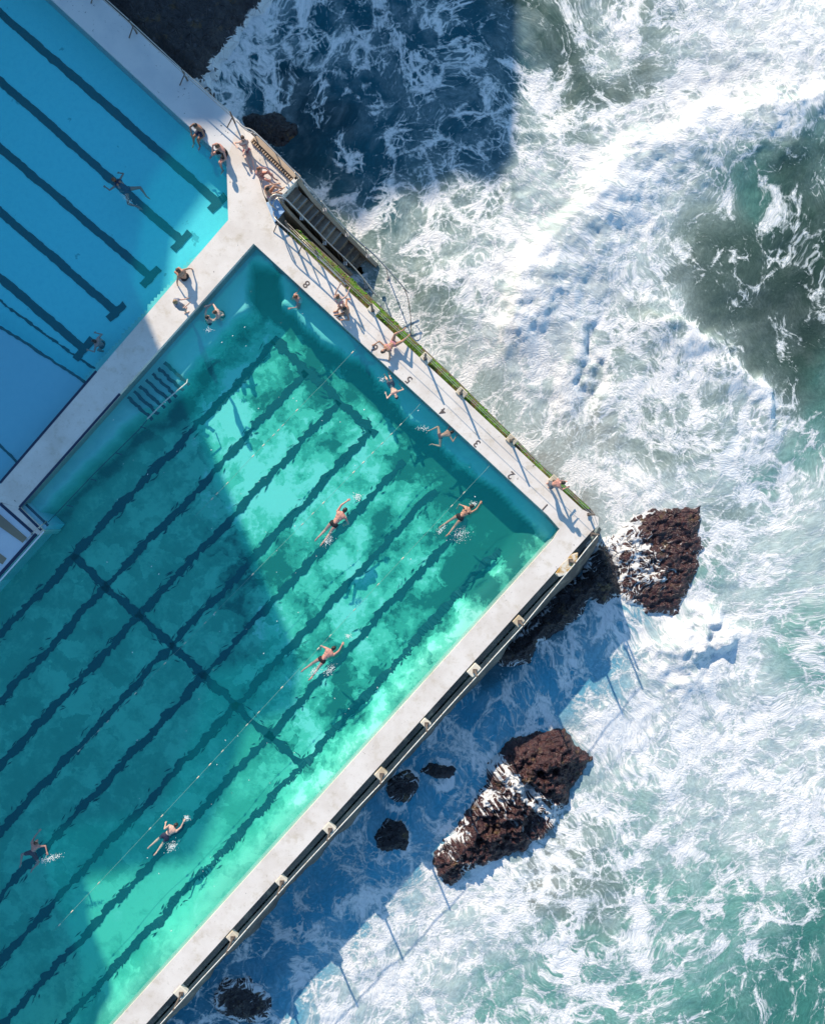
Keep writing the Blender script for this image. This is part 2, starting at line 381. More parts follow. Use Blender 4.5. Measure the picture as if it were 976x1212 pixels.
    for sc_, am, sd_ in ((.16, 1.1, 81), (.55, .36, 85), (1.5, .15, 87), (3.2, .07, 89)):
        fx = fx + am * 2 * (fbm(X * sc_, Y * sc_, 2, sd_) - .5); fy = fy + am * 2 * (fbm(X * sc_, Y * sc_, 2, sd_ + 50) - .5)
    big = np.clip((fbm(fx * 1.0, fy * 1.0, 5, 95, .6) - .5) * 1.7 + .5, 0, 1)
    soft = sst(fbm(fx * 1.3, fy * 1.3, 4, 97, .6), .40, .68) * np.clip(D, 0, 1) ** 1.7
    return Z, D, Cc, np.stack([fx, fy, np.zeros_like(fx)], -1), big, soft
def axis(lo, hi, step, far):
    a = list(np.arange(lo, hi + step, step)); s = step; x = a[-1]; r = []
    while x < far: s *= 1.25; x += s; r.append(x)
    s = step; x = a[0]; l = []
    while x > -far: s *= 1.25; x -= s; l.append(x)
    return np.array(l[::-1] + a + r)
SEA_STEP = .11
xs = axis(-13, 20.5, SEA_STEP, 900); ys = axis(-24.5, 24.5, SEA_STEP, 900)
X, Y = np.meshgrid(xs, ys)
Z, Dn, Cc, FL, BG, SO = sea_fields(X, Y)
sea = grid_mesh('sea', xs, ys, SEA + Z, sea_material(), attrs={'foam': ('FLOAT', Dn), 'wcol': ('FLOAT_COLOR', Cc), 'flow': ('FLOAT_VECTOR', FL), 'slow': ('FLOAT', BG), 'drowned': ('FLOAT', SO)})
tag(sea, kind='structure')
# ------------------------------------------------------------------ rocks
def rock_material(name, c1, c2, wash=True, wet=.24):
    m = M(name); p = m.pos()
    n1 = m.noise(p, 1.6, 6, .65); n2 = m.noise(p, 7, 5, .7); cr = m.vor(p, 2.2)
    col = m.mix(m.step(n2, .35, .68), c1, c2)
    col = m.mix(m.step(n1, .55, .72), col, (.13, .085, .035))
    col = m.mix(m.step(m.noise(p, 2.7, 6, .7), .58, .7), col, tuple(c * 2.2 for c in c1))
    col = m.mix(m.math('MULTIPLY', m.step(n1, .45, .35), .7), col, (.015, .010, .012))
    h = m.math('ADD', m.noise(p, 5, 8, .75, dist=.3), m.math('MULTIPLY', m.step(cr, 0, .10), .35))
    nr = m.bump(h, .9, .13)
    if wash:
        W = m.attr('wash'); f = m.attr('runnel', 'Vector')
        fine = m.noise(f, 3.2, 5, .65)
        e1 = m.vor(f, 1.5); e2 = m.vor(f, 3.6)
        F = m.math('MAXIMUM', m.math('SUBTRACT', 1, m.math('MULTIPLY', e1, 3.2)), m.math('SUBTRACT', .9, m.math('MULTIPLY', e2, 2.8)))
        F = m.math('ADD', m.math('MULTIPLY', F, .8), m.math('MULTIPLY', m.math('SUBTRACT', fine, .5), 1.2))
        lo = m.step(W, 0, 1, 1.25, .25, smooth=False)
        a = m.step(F, lo, m.math('ADD', lo, .2))
        col = m.mix(a, col, (.82, .83, .83))
    return m.pbr(col, wet, nr)
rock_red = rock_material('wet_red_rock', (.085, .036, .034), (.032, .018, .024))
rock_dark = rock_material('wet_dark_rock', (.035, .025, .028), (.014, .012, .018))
def rock(name, poly, height, edge, label, mat=rock_red, step=.055, seed=0, amp=.35, washf=None, base=SEA, kind=None, group=None, stretch=None, jit=26, ew=.35):
    pxs = [p[0] for p in poly]; pys = [p[1] for p in poly]
    a = P(min(pxs) - 20, max(pys) + 20, base); b = P(max(pxs) + 20, min(pys) - 20, base)
    xs = np.arange(a.x, b.x, step); ys = np.arange(a.y, b.y, step)
    X, Y = np.meshgrid(xs, ys); k = SC * CAM_H / (CAM_H - base)
    px = 488 + X * k; py = 606 - Y * k
    jx = (fbm(X * .8, Y * .8, 6, seed + 1, .6) - .5) * jit; jy = (fbm(X * .8, Y * .8, 6, seed + 9, .6) - .5) * jit
    sd = poly_sd(px + jx, py + jy, poly)
    body = np.where(sd > 0, np.power(np.clip(sd / edge, 0, 1), .6), 0)
    rid = 1 - np.abs(2 * fbm(X * .9, Y * 1.1, 5, seed + 20, .6) - 1)
    rid2 = 1 - np.abs(2 * fbm(X * 2.6, Y * 2.4, 4, seed + 30, .6) - 1)
    tilt = .75 + .5 * fbm(X * .25, Y * .25, 2, seed + 40)
    crag = 1 - np.abs(2 * fbm(X * 1.7 + Y * .6, Y * 3.6 - X * 1.2, 4, seed + 60, .62) - 1)
    Z = -.75 + np.clip(sd + 14, 0, 14) / 14 * .72 + body * (crag - .75) * amp * .9 + body * height * tilt + body * (rid - .75) * amp * 2 + body * (rid2 - .75) * amp * 1.1 + body * (fbm(X * 7, Y * 7, 3, seed + 44) - .5) * amp * .3
    W = washf(px, py, Z) if washf else np.zeros_like(X)
    W = W + ew * np.exp(-(np.clip(sd, -3, 99) / 6.5) ** 2)
    # runnels of water drawn out down the slope
    c, s_ = math.cos(R(stretch or 0)), math.sin(R(stretch or 0))
    jj = (fbm(X * 1.2, Y * 1.2, 3, seed + 50) - .5) * 1.6
    u = (X * c + Y * s_) * .55 + jj; v = (-X * s_ + Y * c) * 1.5 + jj * .6
    if stretch is None: u, v = X * 1.2 + jj, Y * 1.2 + jj * .7
    o = grid_mesh(name, xs, ys, base + Z, mat, keep=sd > -14, attrs={'wash': ('FLOAT', W), 'runnel': ('FLOAT_VECTOR', np.stack([u, v, 0 * u], -1))})
    tag(o, label, 'rock', group)
    return o
def wA(px, py, Z):
    g = .47 + .7 * (fbm(px * .02, py * .02, 3, 5) - .5) + .18 * np.exp(-(((px - 752) / 20) ** 2 + ((py - 650) / 55) ** 2))
    return g + .3 * sst(-Z, -.1, .5)
rock('awash_rock', ROCK_A, .34, 22,
     'flat purple brown rock laced with white foam, off the corner of the sea wall', seed=2, amp=.2, washf=wA)
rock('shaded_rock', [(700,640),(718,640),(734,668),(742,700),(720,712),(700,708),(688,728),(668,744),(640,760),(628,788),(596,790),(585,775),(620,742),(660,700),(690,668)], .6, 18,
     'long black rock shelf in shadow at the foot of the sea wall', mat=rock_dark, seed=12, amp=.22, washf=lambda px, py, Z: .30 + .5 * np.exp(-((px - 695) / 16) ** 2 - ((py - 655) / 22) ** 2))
def wB(px, py, Z):
    u = (px - 600) * .62 + (py - 950) * .78           # along: upper right end is dry
    t = (px - 690) * .72 - (py - 868) * .70
    dist = -((px - 690) * .66 - (py - 868) * .75)
    band = np.exp(-((dist - 92) / 15) ** 2) * .74 + np.exp(-((dist - 128) / 14) ** 2) * .3 + np.exp(-((dist - 205) / 22) ** 2) * .4
    left = np.exp(-((px + py * .0 - (590 - (py - 930) * .75)) / 20) ** 2) * sst(py, 920, 945) * (1 - sst(py, 985, 1000)) * .3
    return band + left + .22 * sst(dist, 70, 100)
rock('long_rock', ROCK_B, .75, 34,
     'long red brown rock with white water running across its middle, on the shade line', seed=33, amp=.5, washf=wB, stretch=-62, ew=.2)
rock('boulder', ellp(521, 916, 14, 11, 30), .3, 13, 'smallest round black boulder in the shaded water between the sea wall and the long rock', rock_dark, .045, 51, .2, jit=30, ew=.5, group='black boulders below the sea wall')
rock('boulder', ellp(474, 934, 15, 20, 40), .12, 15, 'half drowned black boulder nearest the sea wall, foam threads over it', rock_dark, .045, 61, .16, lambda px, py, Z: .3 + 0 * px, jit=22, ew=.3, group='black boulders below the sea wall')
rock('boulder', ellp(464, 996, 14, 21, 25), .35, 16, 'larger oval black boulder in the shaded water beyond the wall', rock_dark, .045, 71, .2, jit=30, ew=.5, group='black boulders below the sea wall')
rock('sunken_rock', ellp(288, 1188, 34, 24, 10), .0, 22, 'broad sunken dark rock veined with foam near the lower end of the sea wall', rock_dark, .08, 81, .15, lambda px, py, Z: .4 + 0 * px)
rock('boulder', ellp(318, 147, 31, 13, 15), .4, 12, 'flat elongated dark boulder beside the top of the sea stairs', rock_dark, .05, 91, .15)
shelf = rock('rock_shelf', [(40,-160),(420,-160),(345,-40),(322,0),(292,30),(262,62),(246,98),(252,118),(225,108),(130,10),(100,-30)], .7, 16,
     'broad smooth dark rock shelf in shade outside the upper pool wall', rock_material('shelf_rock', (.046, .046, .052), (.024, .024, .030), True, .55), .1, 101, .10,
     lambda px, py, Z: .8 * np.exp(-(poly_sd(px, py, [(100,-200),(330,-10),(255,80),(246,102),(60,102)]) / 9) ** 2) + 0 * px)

# ------------------------------------------------------------------ the clubhouse above the pools, outside the picture: its roof outline is shaped to throw the big shade
ROOF = 26.0
def roofpt(px, py, z):
    """point of a roof edge at ROOF whose shadow falls at the photo pixel, seen at height z"""
    x, y = toworld(px, py, z); L = (ROOF - z) / math.tan(EL)
    return (x - SD.x * L, y - SD.y * L)
edge = [(612,-330,SEA),(612,60,SEA),(609,192,SEA),(585,215,SEA),(540,205,SEA),(505,222,SEA),(455,225,SEA),(425,262,SEA),(375,240,SEA),(352,212,SEA),
        (305,150,-.5),(262,150,0),(240,205,-1),(205,280,-1.3),(146,405,-.2),(163,438,0),(226,545,-1.8),(268,640,-1.8),(315,722,-1.8),(352,778,-1.8),(345,838,-1.8),(288,856,-1.8),
        (264,932,-1.8),(228,1012,-1.8),(98,1034,-1.8),(102,1088,-1.8),(120,1132,-1.8),(142,1190,-1.8),(120,1260,-1.8),(-200,1300,-1.8)]
rp = [roofpt(*e) for e in edge]
xmin = -75; rp2 = rp + [(xmin, rp[-1][1] - 2), (xmin, rp[0][1])]
wallm = M('render_wall'); wallm = wallm.pbr(wallm.mix(wallm.noise(wallm.pos(), .6, 4), (.62, .62, .58), (.50, .50, .48)), .8)
roofm = M('roof_sheet'); roofm = roofm.pbr(roofm.mix(roofm.noise(roofm.pos(), .4, 4), (.30, .31, .32), (.22, .22, .23)), .6)
winm = M('window_glass'); winm = winm.pbr((.03, .05, .06), .08)
GROUND = 3.5
club = empty('clubhouse', (-35, 60, GROUND), 0, 'tall pale clubhouse on the cliff beside the pools, unseen, shaped to throw their shade', 'building')
inv = lambda q: [Vector((x + 35, y - 60, 0)) for x, y in q]
b = MB(); b.prism(inv(rp2), 0, ROOF - .4 - GROUND); b.build('wall', wallm, club)
b = MB(); b.prism(inv(rp2), ROOF - .398 - GROUND, ROOF - GROUND); b.build('roof', roofm, club)
for i in range(0, len(rp) - 1):
    a_ = Vector((*rp[i], 0)); c_ = Vector((*rp[i + 1], 0)); L = (c_ - a_).length
    if L < 2.6: continue
    d = (c_ - a_) / L; nrm = Vector((-d.y, d.x, 0)); k = int(L // 2.4)
    if (nrm.x * (1) + nrm.y * (-1)) < 0: nrm = -nrm
    for fl in (9, 15, 21):
        p = a_ + d * (L * .5) + nrm * .02
        b = MB(); b.box((p.x + 35, p.y - 60, fl - GROUND), (L - 1.2, .08, 1.5), math.atan2(d.y, d.x)); b.build('window', winm, club)
# headland under it
def head(X, Y):
    k = SC; px = 488 + X * k; py = 606 - Y * k
    sd = poly_sd(X, Y, [(-26, -80), (-25, -5), (-26, 26), (-20, 31), (-12, 36), (0, 44), (4, 60), (4, 400), (-400, 400), (-400, -80)])
    return -5 + 8.4 * sst(sd, -3.5, 1.5) + (fbm(X * .3, Y * .3, 4, 7) - .5) * 1.2 * sst(sd, -4, 0) * (1 - sst(sd, 1, 3))
hx = np.concatenate([np.arange(-400, -40, 12.), np.arange(-40, 14, .8)]); hy = np.concatenate([np.arange(-90, -30, 3.), np.arange(-30, 70, 1.), np.arange(70, 400, 12.)])
hl = grid_mesh('headland', hx, hy, head, rock_material('sandstone_headland', (.30, .24, .17), (.20, .16, .12), False, .8))
tag(hl, kind='structure')
# ------------------------------------------------------------------ materials of the pools
def concrete(name, c1, c2, stain=.35, speck=True):
    m = M(name); p = m.pos()
    n1 = m.noise(p, .55, 5, .6); n2 = m.noise(p, 5, 5, .65); n3 = m.noise(p, 38, 3, .6)
    col = m.mix(m.step(n1, .4, .65), c1, c2)
    col = m.mix(m.math('MULTIPLY', m.step(n2, .56, .72), stain), col, (.42, .37, .28))
    col = m.mix(m.math('MULTIPLY', m.step(n3, .45, .7), .13), col, (.3, .28, .25))
    if speck:
        wv = m.noise(p, 1.7, 6, .7)
        col = m.mix(m.math('MULTIPLY', m.step(wv, .50, .72), .55), col, (.50, .42, .30))
        sp = m.noise(p, 3.2, 2, .5); s2 = m.noise(p, 14, 3, .6)
        f = m.math('MULTIPLY', m.step(sp, .66, .74), m.step(s2, .55, .62))
        col = m.mix(f, col, (.12, .10, .08))
    return m.pbr(col, .75, m.bump(m.math('ADD', n3, n2), .18, .02))
deck_m = concrete('pale_concrete', (.80, .745, .68), (.70, .635, .565))
def peel():
    m = M('peeling_white_paint'); p = m.pos()
    n2 = m.noise(p, 5, 5, .6); n3 = m.noise(p, 40, 2)
    col = m.mix(m.step(m.noise(p, .6, 4), .4, .65), (.72, .72, .71), (.62, .64, .65))
    col = m.mix(m.math('MULTIPLY', n3, .15), col, (.3, .3, .3))
    a = m.noise(p, .9, 2, .5); b = m.noise(p, 6.5, 4, .65)
    f = m.math('MULTIPLY', m.step(a, .50, .62), m.step(b, .62, .66))
    col = m.mix(f, col, (.10, .13, .14))
    return m.pbr(col, .7, m.bump(n3, .2, .02))
peel_m = peel()
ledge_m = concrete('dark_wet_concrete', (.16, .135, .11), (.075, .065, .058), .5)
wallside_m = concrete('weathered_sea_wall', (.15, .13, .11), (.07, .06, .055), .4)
line_m = M('dark_blue_tile'); line_m = line_m.pbr((.012, .03, .075), .35)
paint_m = M('black_lane_paint'); paint_m = paint_m.pbr(paint_m.mix(paint_m.noise(paint_m.pos(), 1.4, 5), (.005, .035, .055), (.018, .075, .085)), .7)
steel_m = M('galvanised_steel'); steel_m = steel_m.pbr(steel_m.mix(steel_m.noise(steel_m.pos(), 9, 4), (.62, .60, .57), (.42, .36, .30)), .38, Metallic=.7)
dsteel_m = M('weathered_post'); dsteel_m = dsteel_m.pbr(dsteel_m.mix(dsteel_m.noise(dsteel_m.pos(), 14, 4), (.20, .15, .11), (.09, .08, .08)), .6, Metallic=.2)
white_m = M('white_paint'); white_m = white_m.pbr(white_m.mix(white_m.step(white_m.noise(white_m.pos(), 7, 5, .65), .5, .68), (.80, .77, .70), (.45, .34, .20)), .6)
rust_m = M('rust_stained_concrete'); rust_m = rust_m.pbr(rust_m.mix(rust_m.step(rust_m.noise(rust_m.pos(), 3.5, 5, .65), .42, .60), (.72, .66, .55), (.48, .28, .07)), .8)
def moss():
    m = M('moss_and_weed'); p = m.pos()
    n = m.noise(p, 2.2, 5, .65); n2 = m.noise(p, 11, 4, .7)
    col = m.mix(m.step(n, .38, .58), (.17, .095, .04), (.09, .21, .015))
    col = m.mix(m.step(n2, .52, .66), col, (.17, .38, .02))
    col = m.mix(m.step(n2, .45, .34), col, (.05, .045, .025))
    return m.pbr(col, .9, m.bump(n2, 1, .08))
moss_m = moss()

def px(poly, z=0): return [toworld(x, y, z) for x, y in poly]
def struct(name, mb, mat, **k):
    o = mb.build(name, mat); tag(o, kind='structure'); return o
BOT = -4.4
W_BIG, W_UP = -.22, -.16
# deck slabs, butted along shared lines
up_in0, up_out0 = (-220, -260), (-130, -224)
D1 = [up_in0, (268,190), (283,143), up_out0]
D2 = [(268,190), (270,260), (300,288), (324,262), (311,228), (300,187), (283,143)]
D3 = [(270,260), (0,573), (-200,805), (-176,828), (0,594.5), (22,600.5), (300,288)]
D4 = [(300,288), (648,610), (662,626), (699,630), (708,622), (708,612), (689,603), (324,262)]
D5 = [(662,626), (655,638), (-60,1428), (-22,1428), (699,630)]
lowd = [(-176,828.5), (0,595), (40,632), (36,637), (0,677), (-140,832)]
strip = [(0,595), (22,600.5), (50,628), (46,633), (40,632)]
for nm, poly, mt in (('promenade', D1, peel_m), ('pool_deck', D2, deck_m), ('dividing_walkway', D3, deck_m), ('promenade', D4, deck_m), ('sea_wall_walkway', D5, deck_m)):
    b = MB(); b.prism(px(poly), BOT, 0.0); struct(nm, b, mt)
lowm = concrete('pale_blue_paint', (.60, .68, .74), (.52, .60, .68), .1, False)
b = MB(); b.prism(px(lowd), BOT, -.003); struct('lounge_deck', b, lowm)
b = MB(); b.prism(px(strip), BOT, -.001); struct('walkway_end', b, deck_m)
def band(name, a, c, wpx, z, mat, h=.004, parent=None):
    """thin painted band between two photo points"""
    a = P(*a, z); c = P(*c, z); d = (c - a).normalized(); n = Vector((-d.y, d.x, 0)) * wpx / SC / 2
    b = MB(); b.prism([a + n, c + n, c - n, a - n], z, z + h)
    return b.build(name, mat, parent)
for a, c, wd in (((0,596), (39,630.5), 3.6), ((43,632), (-3,683.5), 4.0), ((22.5,601.5), (49,627.5), 3.2), ((23,600.5), (142,466), 3.0), ((114,439), (0,571.5), 3.0)):
    tag(band('tile_edging', a, c, wd, 0.004, line_m), kind='structure')
tag(band('coping', (52,629), (-3,691), 1.6, -.02, M('coping_white').pbr((.8, .82, .84), .5), .03), kind='structure')
matm = concrete('tan_matting', (.27, .23, .16), (.22, .19, .14), .1, False)
for i, q in enumerate(([(-40,577), (-3,606), (32,636.5), (27,642.5), (-9,617), (-50,580)], [(-30,633), (8,661), (3,668), (-36,642)])):
    b = MB(); b.prism(px(q, 0.0), .002, .02); o = b.build('floor_mat', matm)
    tag(o, ('long tan mat strip on the pale blue lounge deck, nearer the walkway', 'short tan mat on the pale blue lounge deck, nearer the lower edge')[i], 'mat', 'tan mats on the lounge deck')

# ledges outside the deck: planted strip to the north east, dark step to the south east
ne_in = [(337,274.6), (400,334.3), (498,427.7), (600,526), (655,578), (689,603.4), (707.6,612)]
ne_out = [(352,268), (400,312), (450,360), (484,394), (531,438), (588,495), (642,549), (675,578), (701,602), (708,611)]
z = -.35
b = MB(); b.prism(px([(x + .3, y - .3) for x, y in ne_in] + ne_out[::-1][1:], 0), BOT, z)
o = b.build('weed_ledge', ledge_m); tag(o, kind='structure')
def strip_grid(name, inner, outer, zf, mat, n=420, m=12, attrs=None):
    def res(pl, n):
        d = [0]
        for i in range(len(pl) - 1): d.append(d[-1] + math.dist(pl[i], pl[i + 1]))
        t = np.linspace(0, d[-1], n); return np.interp(t, d, [p[0] for p in pl]), np.interp(t, d, [p[1] for p in pl])
    ax, ay = res(inner, n); bx, by = res(outer, n); s = np.linspace(0, 1, m)[:, None]
    Xp = ax * (1 - s) + bx * s; Yp = ay * (1 - s) + by * s
    X, Y = toworld(Xp, Yp, 0.0)
    Z = zf(X, Y, s, np.linspace(0, 1, n)[None, :])
    v = np.stack([X, Y, Z], -1).reshape(-1, 3)
    f = [(i * n + j, i * n + j + 1, (i + 1) * n + j + 1, (i + 1) * n + j) for i in range(m - 1) for j in range(n - 1)]
    me = bpy.data.meshes.new(name); me.from_pydata(v.tolist(), [], f); me.polygons.foreach_set('use_smooth', [True] * len(f)); me.materials.append(mat)
    o = bpy.data.objects.new(name, me); C.objects.link(o); return o
def mz(X, Y, s, t):
    prof = np.sin(np.clip(s, 0, 1) * math.pi) ** .5
    return z - .06 + (.12 + .14 * fbm(X * 3, Y * 3, 4, 3)) * prof * (.55 + .6 * sst(s, .1, .5)) - .35 * sst(s, .93, 1.0)
o = strip_grid('moss', [(x + 1.5, y - 1) for x, y in ne_in[:-1]], ne_out[:-1], mz, moss_m); tag(o, kind='stuff')
# tufts of bright green weed
tuft = M('green_weed'); tuft = tuft.pbr(tuft.mix(tuft.noise(tuft.pos(), 9, 3), (.10, .34, .02), (.20, .42, .03)), .8)
b = MB(); rnd = random.Random(4)
for i in range(900):
    t = rnd.random() ** .9; k = t * (len(ne_out) - 3); j = int(k); f_ = k - j
    x = ne_out[j][0] * (1 - f_) + ne_out[j + 1][0] * f_; y = ne_out[j][1] * (1 - f_) + ne_out[j + 1][1] * f_
    if vnoise(x * .035, y * .035, 9) < .36: continue
    q = rnd.uniform(3, 10); p = P(x - q * .68, y + q * .73, z + .02)
    a = rnd.uniform(0, 6.28); l = rnd.uniform(.05, .13)
    e = Vector((math.cos(a) * l, math.sin(a) * l, rnd.uniform(.02, .09))); sd_ = Vector((-math.sin(a), math.cos(a), 0)) * l * .45
    b.add([p - sd_ * .3, p + e * .5 + sd_ + Vector((0, 0, .05)), p + e, p + e * .5 - sd_ + Vector((0, 0, .05))], [(0, 1, 2, 3)])
tag(b.build('weed', tuft), kind='stuff')
# outer faces
def batter(name, top, zt, bot, zb, mat):
    b = MB(); n = len(top)
    v = [P(x, y, zt) for x, y in top] + [P(x, y, zb) for x, y in bot]
    # subdivide for a rough edge
    b.add(v, [(i, i + 1, n + i + 1, n + i) for i in range(n - 1)])
    return struct(name, b, mat)
se_in = [(708,622.5), (699,630.3), (683,652), (658,680), (636,700), (-22,1428.4)]
se_mid = [(709,624), (704,634), (690,655), (665,684), (645,703.5), (-12,1431)]
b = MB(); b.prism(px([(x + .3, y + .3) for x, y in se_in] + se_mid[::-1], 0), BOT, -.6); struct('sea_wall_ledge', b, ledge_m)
top = []; bot = []
rnd = random.Random(8)
def samp(pl, n):
    d = [0]
    for i in range(len(pl) - 1): d.append(d[-1] + math.dist(pl[i], pl[i + 1]))
    t = np.linspace(0, d[-1], n); return list(zip(np.interp(t, d, [p[0] for p in pl]), np.interp(t, d, [p[1] for p in pl])))
top = samp([(x - .5, y - .5) for x, y in se_mid], 150)
bot = samp([(712,628), (711,642), (692,676), (664,706), (641,728), (620,750), (4,1434)], 150)
bot = [(x + (vnoise(i * .25, 3.) - .5) * 7, y + (vnoise(i * .25, 9.) - .5) * 7) for i, (x, y) in enumerate(bot)]
# the top of the face, lying just under the ledge's edge, then down into the water
tz = -.603
v = []; n = len(top)
rows = 7; b = MB()
for r_ in range(rows):
    s = r_ / (rows - 1); zz = tz + (SEA - .5 - tz) * s
    for i in range(n):
        a_ = P(*top[i], tz); c_ = P(*bot[i], SEA)
        p = a_.lerp(c_, s ** .8); p.z = zz
        o_ = (vnoise(i * .7, r_ * 1.3) - .5) * .16 * (1 if r_ else 0); p.x += o_ * .75; p.y -= o_ * .66
        v.append(p)
b.add(v, [(r_ * n + i, r_ * n + i + 1, (r_ + 1) * n + i + 1, (r_ + 1) * n + i) for r_ in range(rows - 1) for i in range(n - 1)])
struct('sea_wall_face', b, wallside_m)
# rust-stained patch
b = MB(); b.prism(px([(684,654), (676,656), (664,668), (657,679), (661,683), (668,681), (677,673), (683,664)]), -.59, .012)
tag(b.build('concrete_patch', rust_m, bevel=.03), 'orange stained concrete patch on the sea wall edge near its corner', 'concrete block')

# ------------------------------------------------------------------ basins
BIG = [(300,288), (648,610), (662,626), (655,638), (-60,1428), (-400,1428), (-400,1020), (0,680), (50,630), (22,600.5)]
UPP = [up_in0, (268,190), (270,260), (0,573), (-200,805), (-420,560)]
def floor_m(name, upper):
    m = M(name); p = m.pos(); T = m.attr('tone'); 
    n = m.noise(p, 1.1, 6, .62, dist=.6); n2 = m.noise(p, 4.5, 4, .65, dist=.5)
    if upper:
        col = m.mix(m.math('MULTIPLY', m.step(n2, .4, .7), .5), (.40, .90, .95), (.34, .80, .88))
        col = m.mix(m.math('MULTIPLY', m.step(m.noise(p, 1.3, 3), .70, .74), .5), col, (.05, .2, .25))
        return m.pbr(col, .8)
    t = m.math('ADD', T, m.math('MULTIPLY', m.math('SUBTRACT', n, .5), m.math('MULTIPLY', m.attr('patch'), 1.0)))
    t = m.math('ADD', t, m.math('MULTIPLY', m.math('SUBTRACT', n2, .5), m.math('MULTIPLY', m.attr('patch'), .6)))
    wv = m.vmath('ADD', p, m.vmath('SCALE', m.noise(p, 2.2, 3, .6, out=1), scale=.7))
    cell = m.n('ShaderNodeTexVoronoi', {'Vector': wv, 'Scale': 1.15}, out=1)
    cell = m.n('ShaderNodeSeparateColor', {0: cell}, out=0)
    t = m.math('ADD', t, m.math('MULTIPLY', m.math('SUBTRACT', cell, .5), m.math('MULTIPLY', m.attr('patch'), .34)))
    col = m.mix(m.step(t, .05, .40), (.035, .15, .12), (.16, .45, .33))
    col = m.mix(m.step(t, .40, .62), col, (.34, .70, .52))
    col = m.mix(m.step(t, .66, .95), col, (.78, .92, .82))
    s = m.attr('sand')
    smooth = m.mix(m.step(n, .35, .65), (.26, .68, .66), (.32, .76, .72))
    col = m.mix(s, col, smooth)
    return m.pbr(col, .8)
def bigfloor():
    a = P(-90, 1300, -2); b_ = P(680, 270, -2)
    xs = np.arange(a.x, b_.x, .14); ys = np.arange(a.y, b_.y, .14)
    X, Y = np.meshgrid(xs, ys); k = SC * CAM_H / (CAM_H + 1.8)
    px_ = 488 + X * k; py_ = 606 - Y * k
    jx = (fbm(X * .7, Y * .7, 4, 3) - .5) * 22; jy = (fbm(X * .7, Y * .7, 4, 5) - .5) * 22
    qx, qy = px_ + jx, py_ + jy
    sd_ne = ((qx - 300) * 324 - (qy - 288) * 350) / math.hypot(324, 350) * -1      # distance inside the NE edge
    sd_se = ((655 - qx) * 790 - (qy - 638) * 715) / math.hypot(790, 715)
    sd_nw = ((qx - 22) * 312 + (qy - 600.5) * 278) / math.hypot(312, 278)
    deep = -1.95
    Z = np.full_like(X, deep)
    ne = 1 - sst(sd_ne, 24, 30); se = 1 - sst(sd_se, 12, 44)
    plat = poly_sd(qx, qy, [(300,270), (345,322), (330,328), (298,322), (294,372), (268,412), (232,445), (214,470), (165,505), (60,612), (20,640), (-20,620), (200,330)])
    pl = sst(plat, -3, 3)
    Z = Z + .95 * ne * sst(qx, 330, 345)
    Z = np.maximum(Z, deep + 1.2 * pl); Z = np.maximum(Z, deep + .75 * se)
    tone = .43 + (fbm(X * .55, Y * .55, 5, 15, .65) - .5) * 1.7
    def blob(x, y, rx, ry, v, rot=0):
        c, s_ = math.cos(R(rot)), math.sin(R(rot)); u = (qx - x) * c + (qy - y) * s_; w_ = -(qx - x) * s_ + (qy - y) * c
        return v * np.exp(-((u / rx) ** 2 + (w_ / ry) ** 2) ** 1.5)
    for q in ((314,350,15,22,-1.9,-12),(340,372,26,12,-1.6,35),(398,410,50,13,-.8,42),(480,490,70,22,-.45,42),(560,570,70,24,-.5,42),(500,560,90,50,-.30,42),(570,640,80,60,-.25,42),(610,620,50,40,-.35,0),(545,672,16,34,-1.0,20),(572,700,20,24,-.9,20),(590,650,60,60,-.25,0),
              (290,440,70,40,.30,-45),(300,560,90,60,.34,-45),(380,560,80,50,.2,-45),(240,510,60,30,.22,-45),(437,372+40,20,12,.3,0),(540,548,20,14,.9,0),(573,555,26,14,.55,0),(468,487,14,20,.5,0),(425,545,30,20,.3,0),
              (420,890,50,34,.34,-45),(440,700,120,60,.14,-45),(300,930,90,60,.22,-45),(110,1090,60,40,.4,-45),(200,1060,90,50,.34,-45),(330,1010,60,30,.3,-48),(250,860,80,40,-.1,0),(100,820,200,60,-.12,-45),(120,1180,80,40,-.1,-45),(640,640,20,30,.6,0)):
        tone = tone + blob(*q)
    tone = tone + .14 * np.exp(-((sd_se - 16) / 12) ** 2)
    # calmer, even floor in the far lower left
    ev = sst(330 - (px_ + (py_ - 700) * -.25), 0, 120); tone = tone * (1 - .75 * ev) + .50 * .75 * ev
    patch = 1.35 - .95 * ev
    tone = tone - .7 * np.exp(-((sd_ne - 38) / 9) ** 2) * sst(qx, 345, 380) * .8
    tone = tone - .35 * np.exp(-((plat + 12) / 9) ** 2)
    sand = np.clip(pl + ne * sst(qx, 330, 345), 0, 1)
    keep = poly_sd(px_, py_, [(x, y) for x, y in BIG]) > -30
    return xs, ys, Z, tone, sand, keep, patch
fx_, fy_, fZ, tone, sand, keep, patch = bigfloor()
pool = empty('swimming_pool', P(330, 760, -2), 0, 'large turquoise ocean pool with eight dark lane lines beside the breaking sea', 'swimming pool')
upool = empty('swimming_pool', P(120, 250, -2), 0, 'smaller smooth blue pool in shade at the upper left with dark T-ended lane lines', 'swimming pool')
def under(o, parent):
    o.parent = parent; o.matrix_parent_inverse = Matrix.Translation(-parent.location); return o
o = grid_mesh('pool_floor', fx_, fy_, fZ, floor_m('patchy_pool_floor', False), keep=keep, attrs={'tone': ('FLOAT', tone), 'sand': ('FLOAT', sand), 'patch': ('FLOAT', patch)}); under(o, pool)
wallp = M('teal_wall_paint'); wallp = wallp.pbr((.22, .50, .50), .8)
b = MB(); b.prism(px([(-420,-300), (300,-300), (300,640), (-420,1080)], -2.2), -2.6, -1.35)
UB = [(x, y) for x, y in UPP]
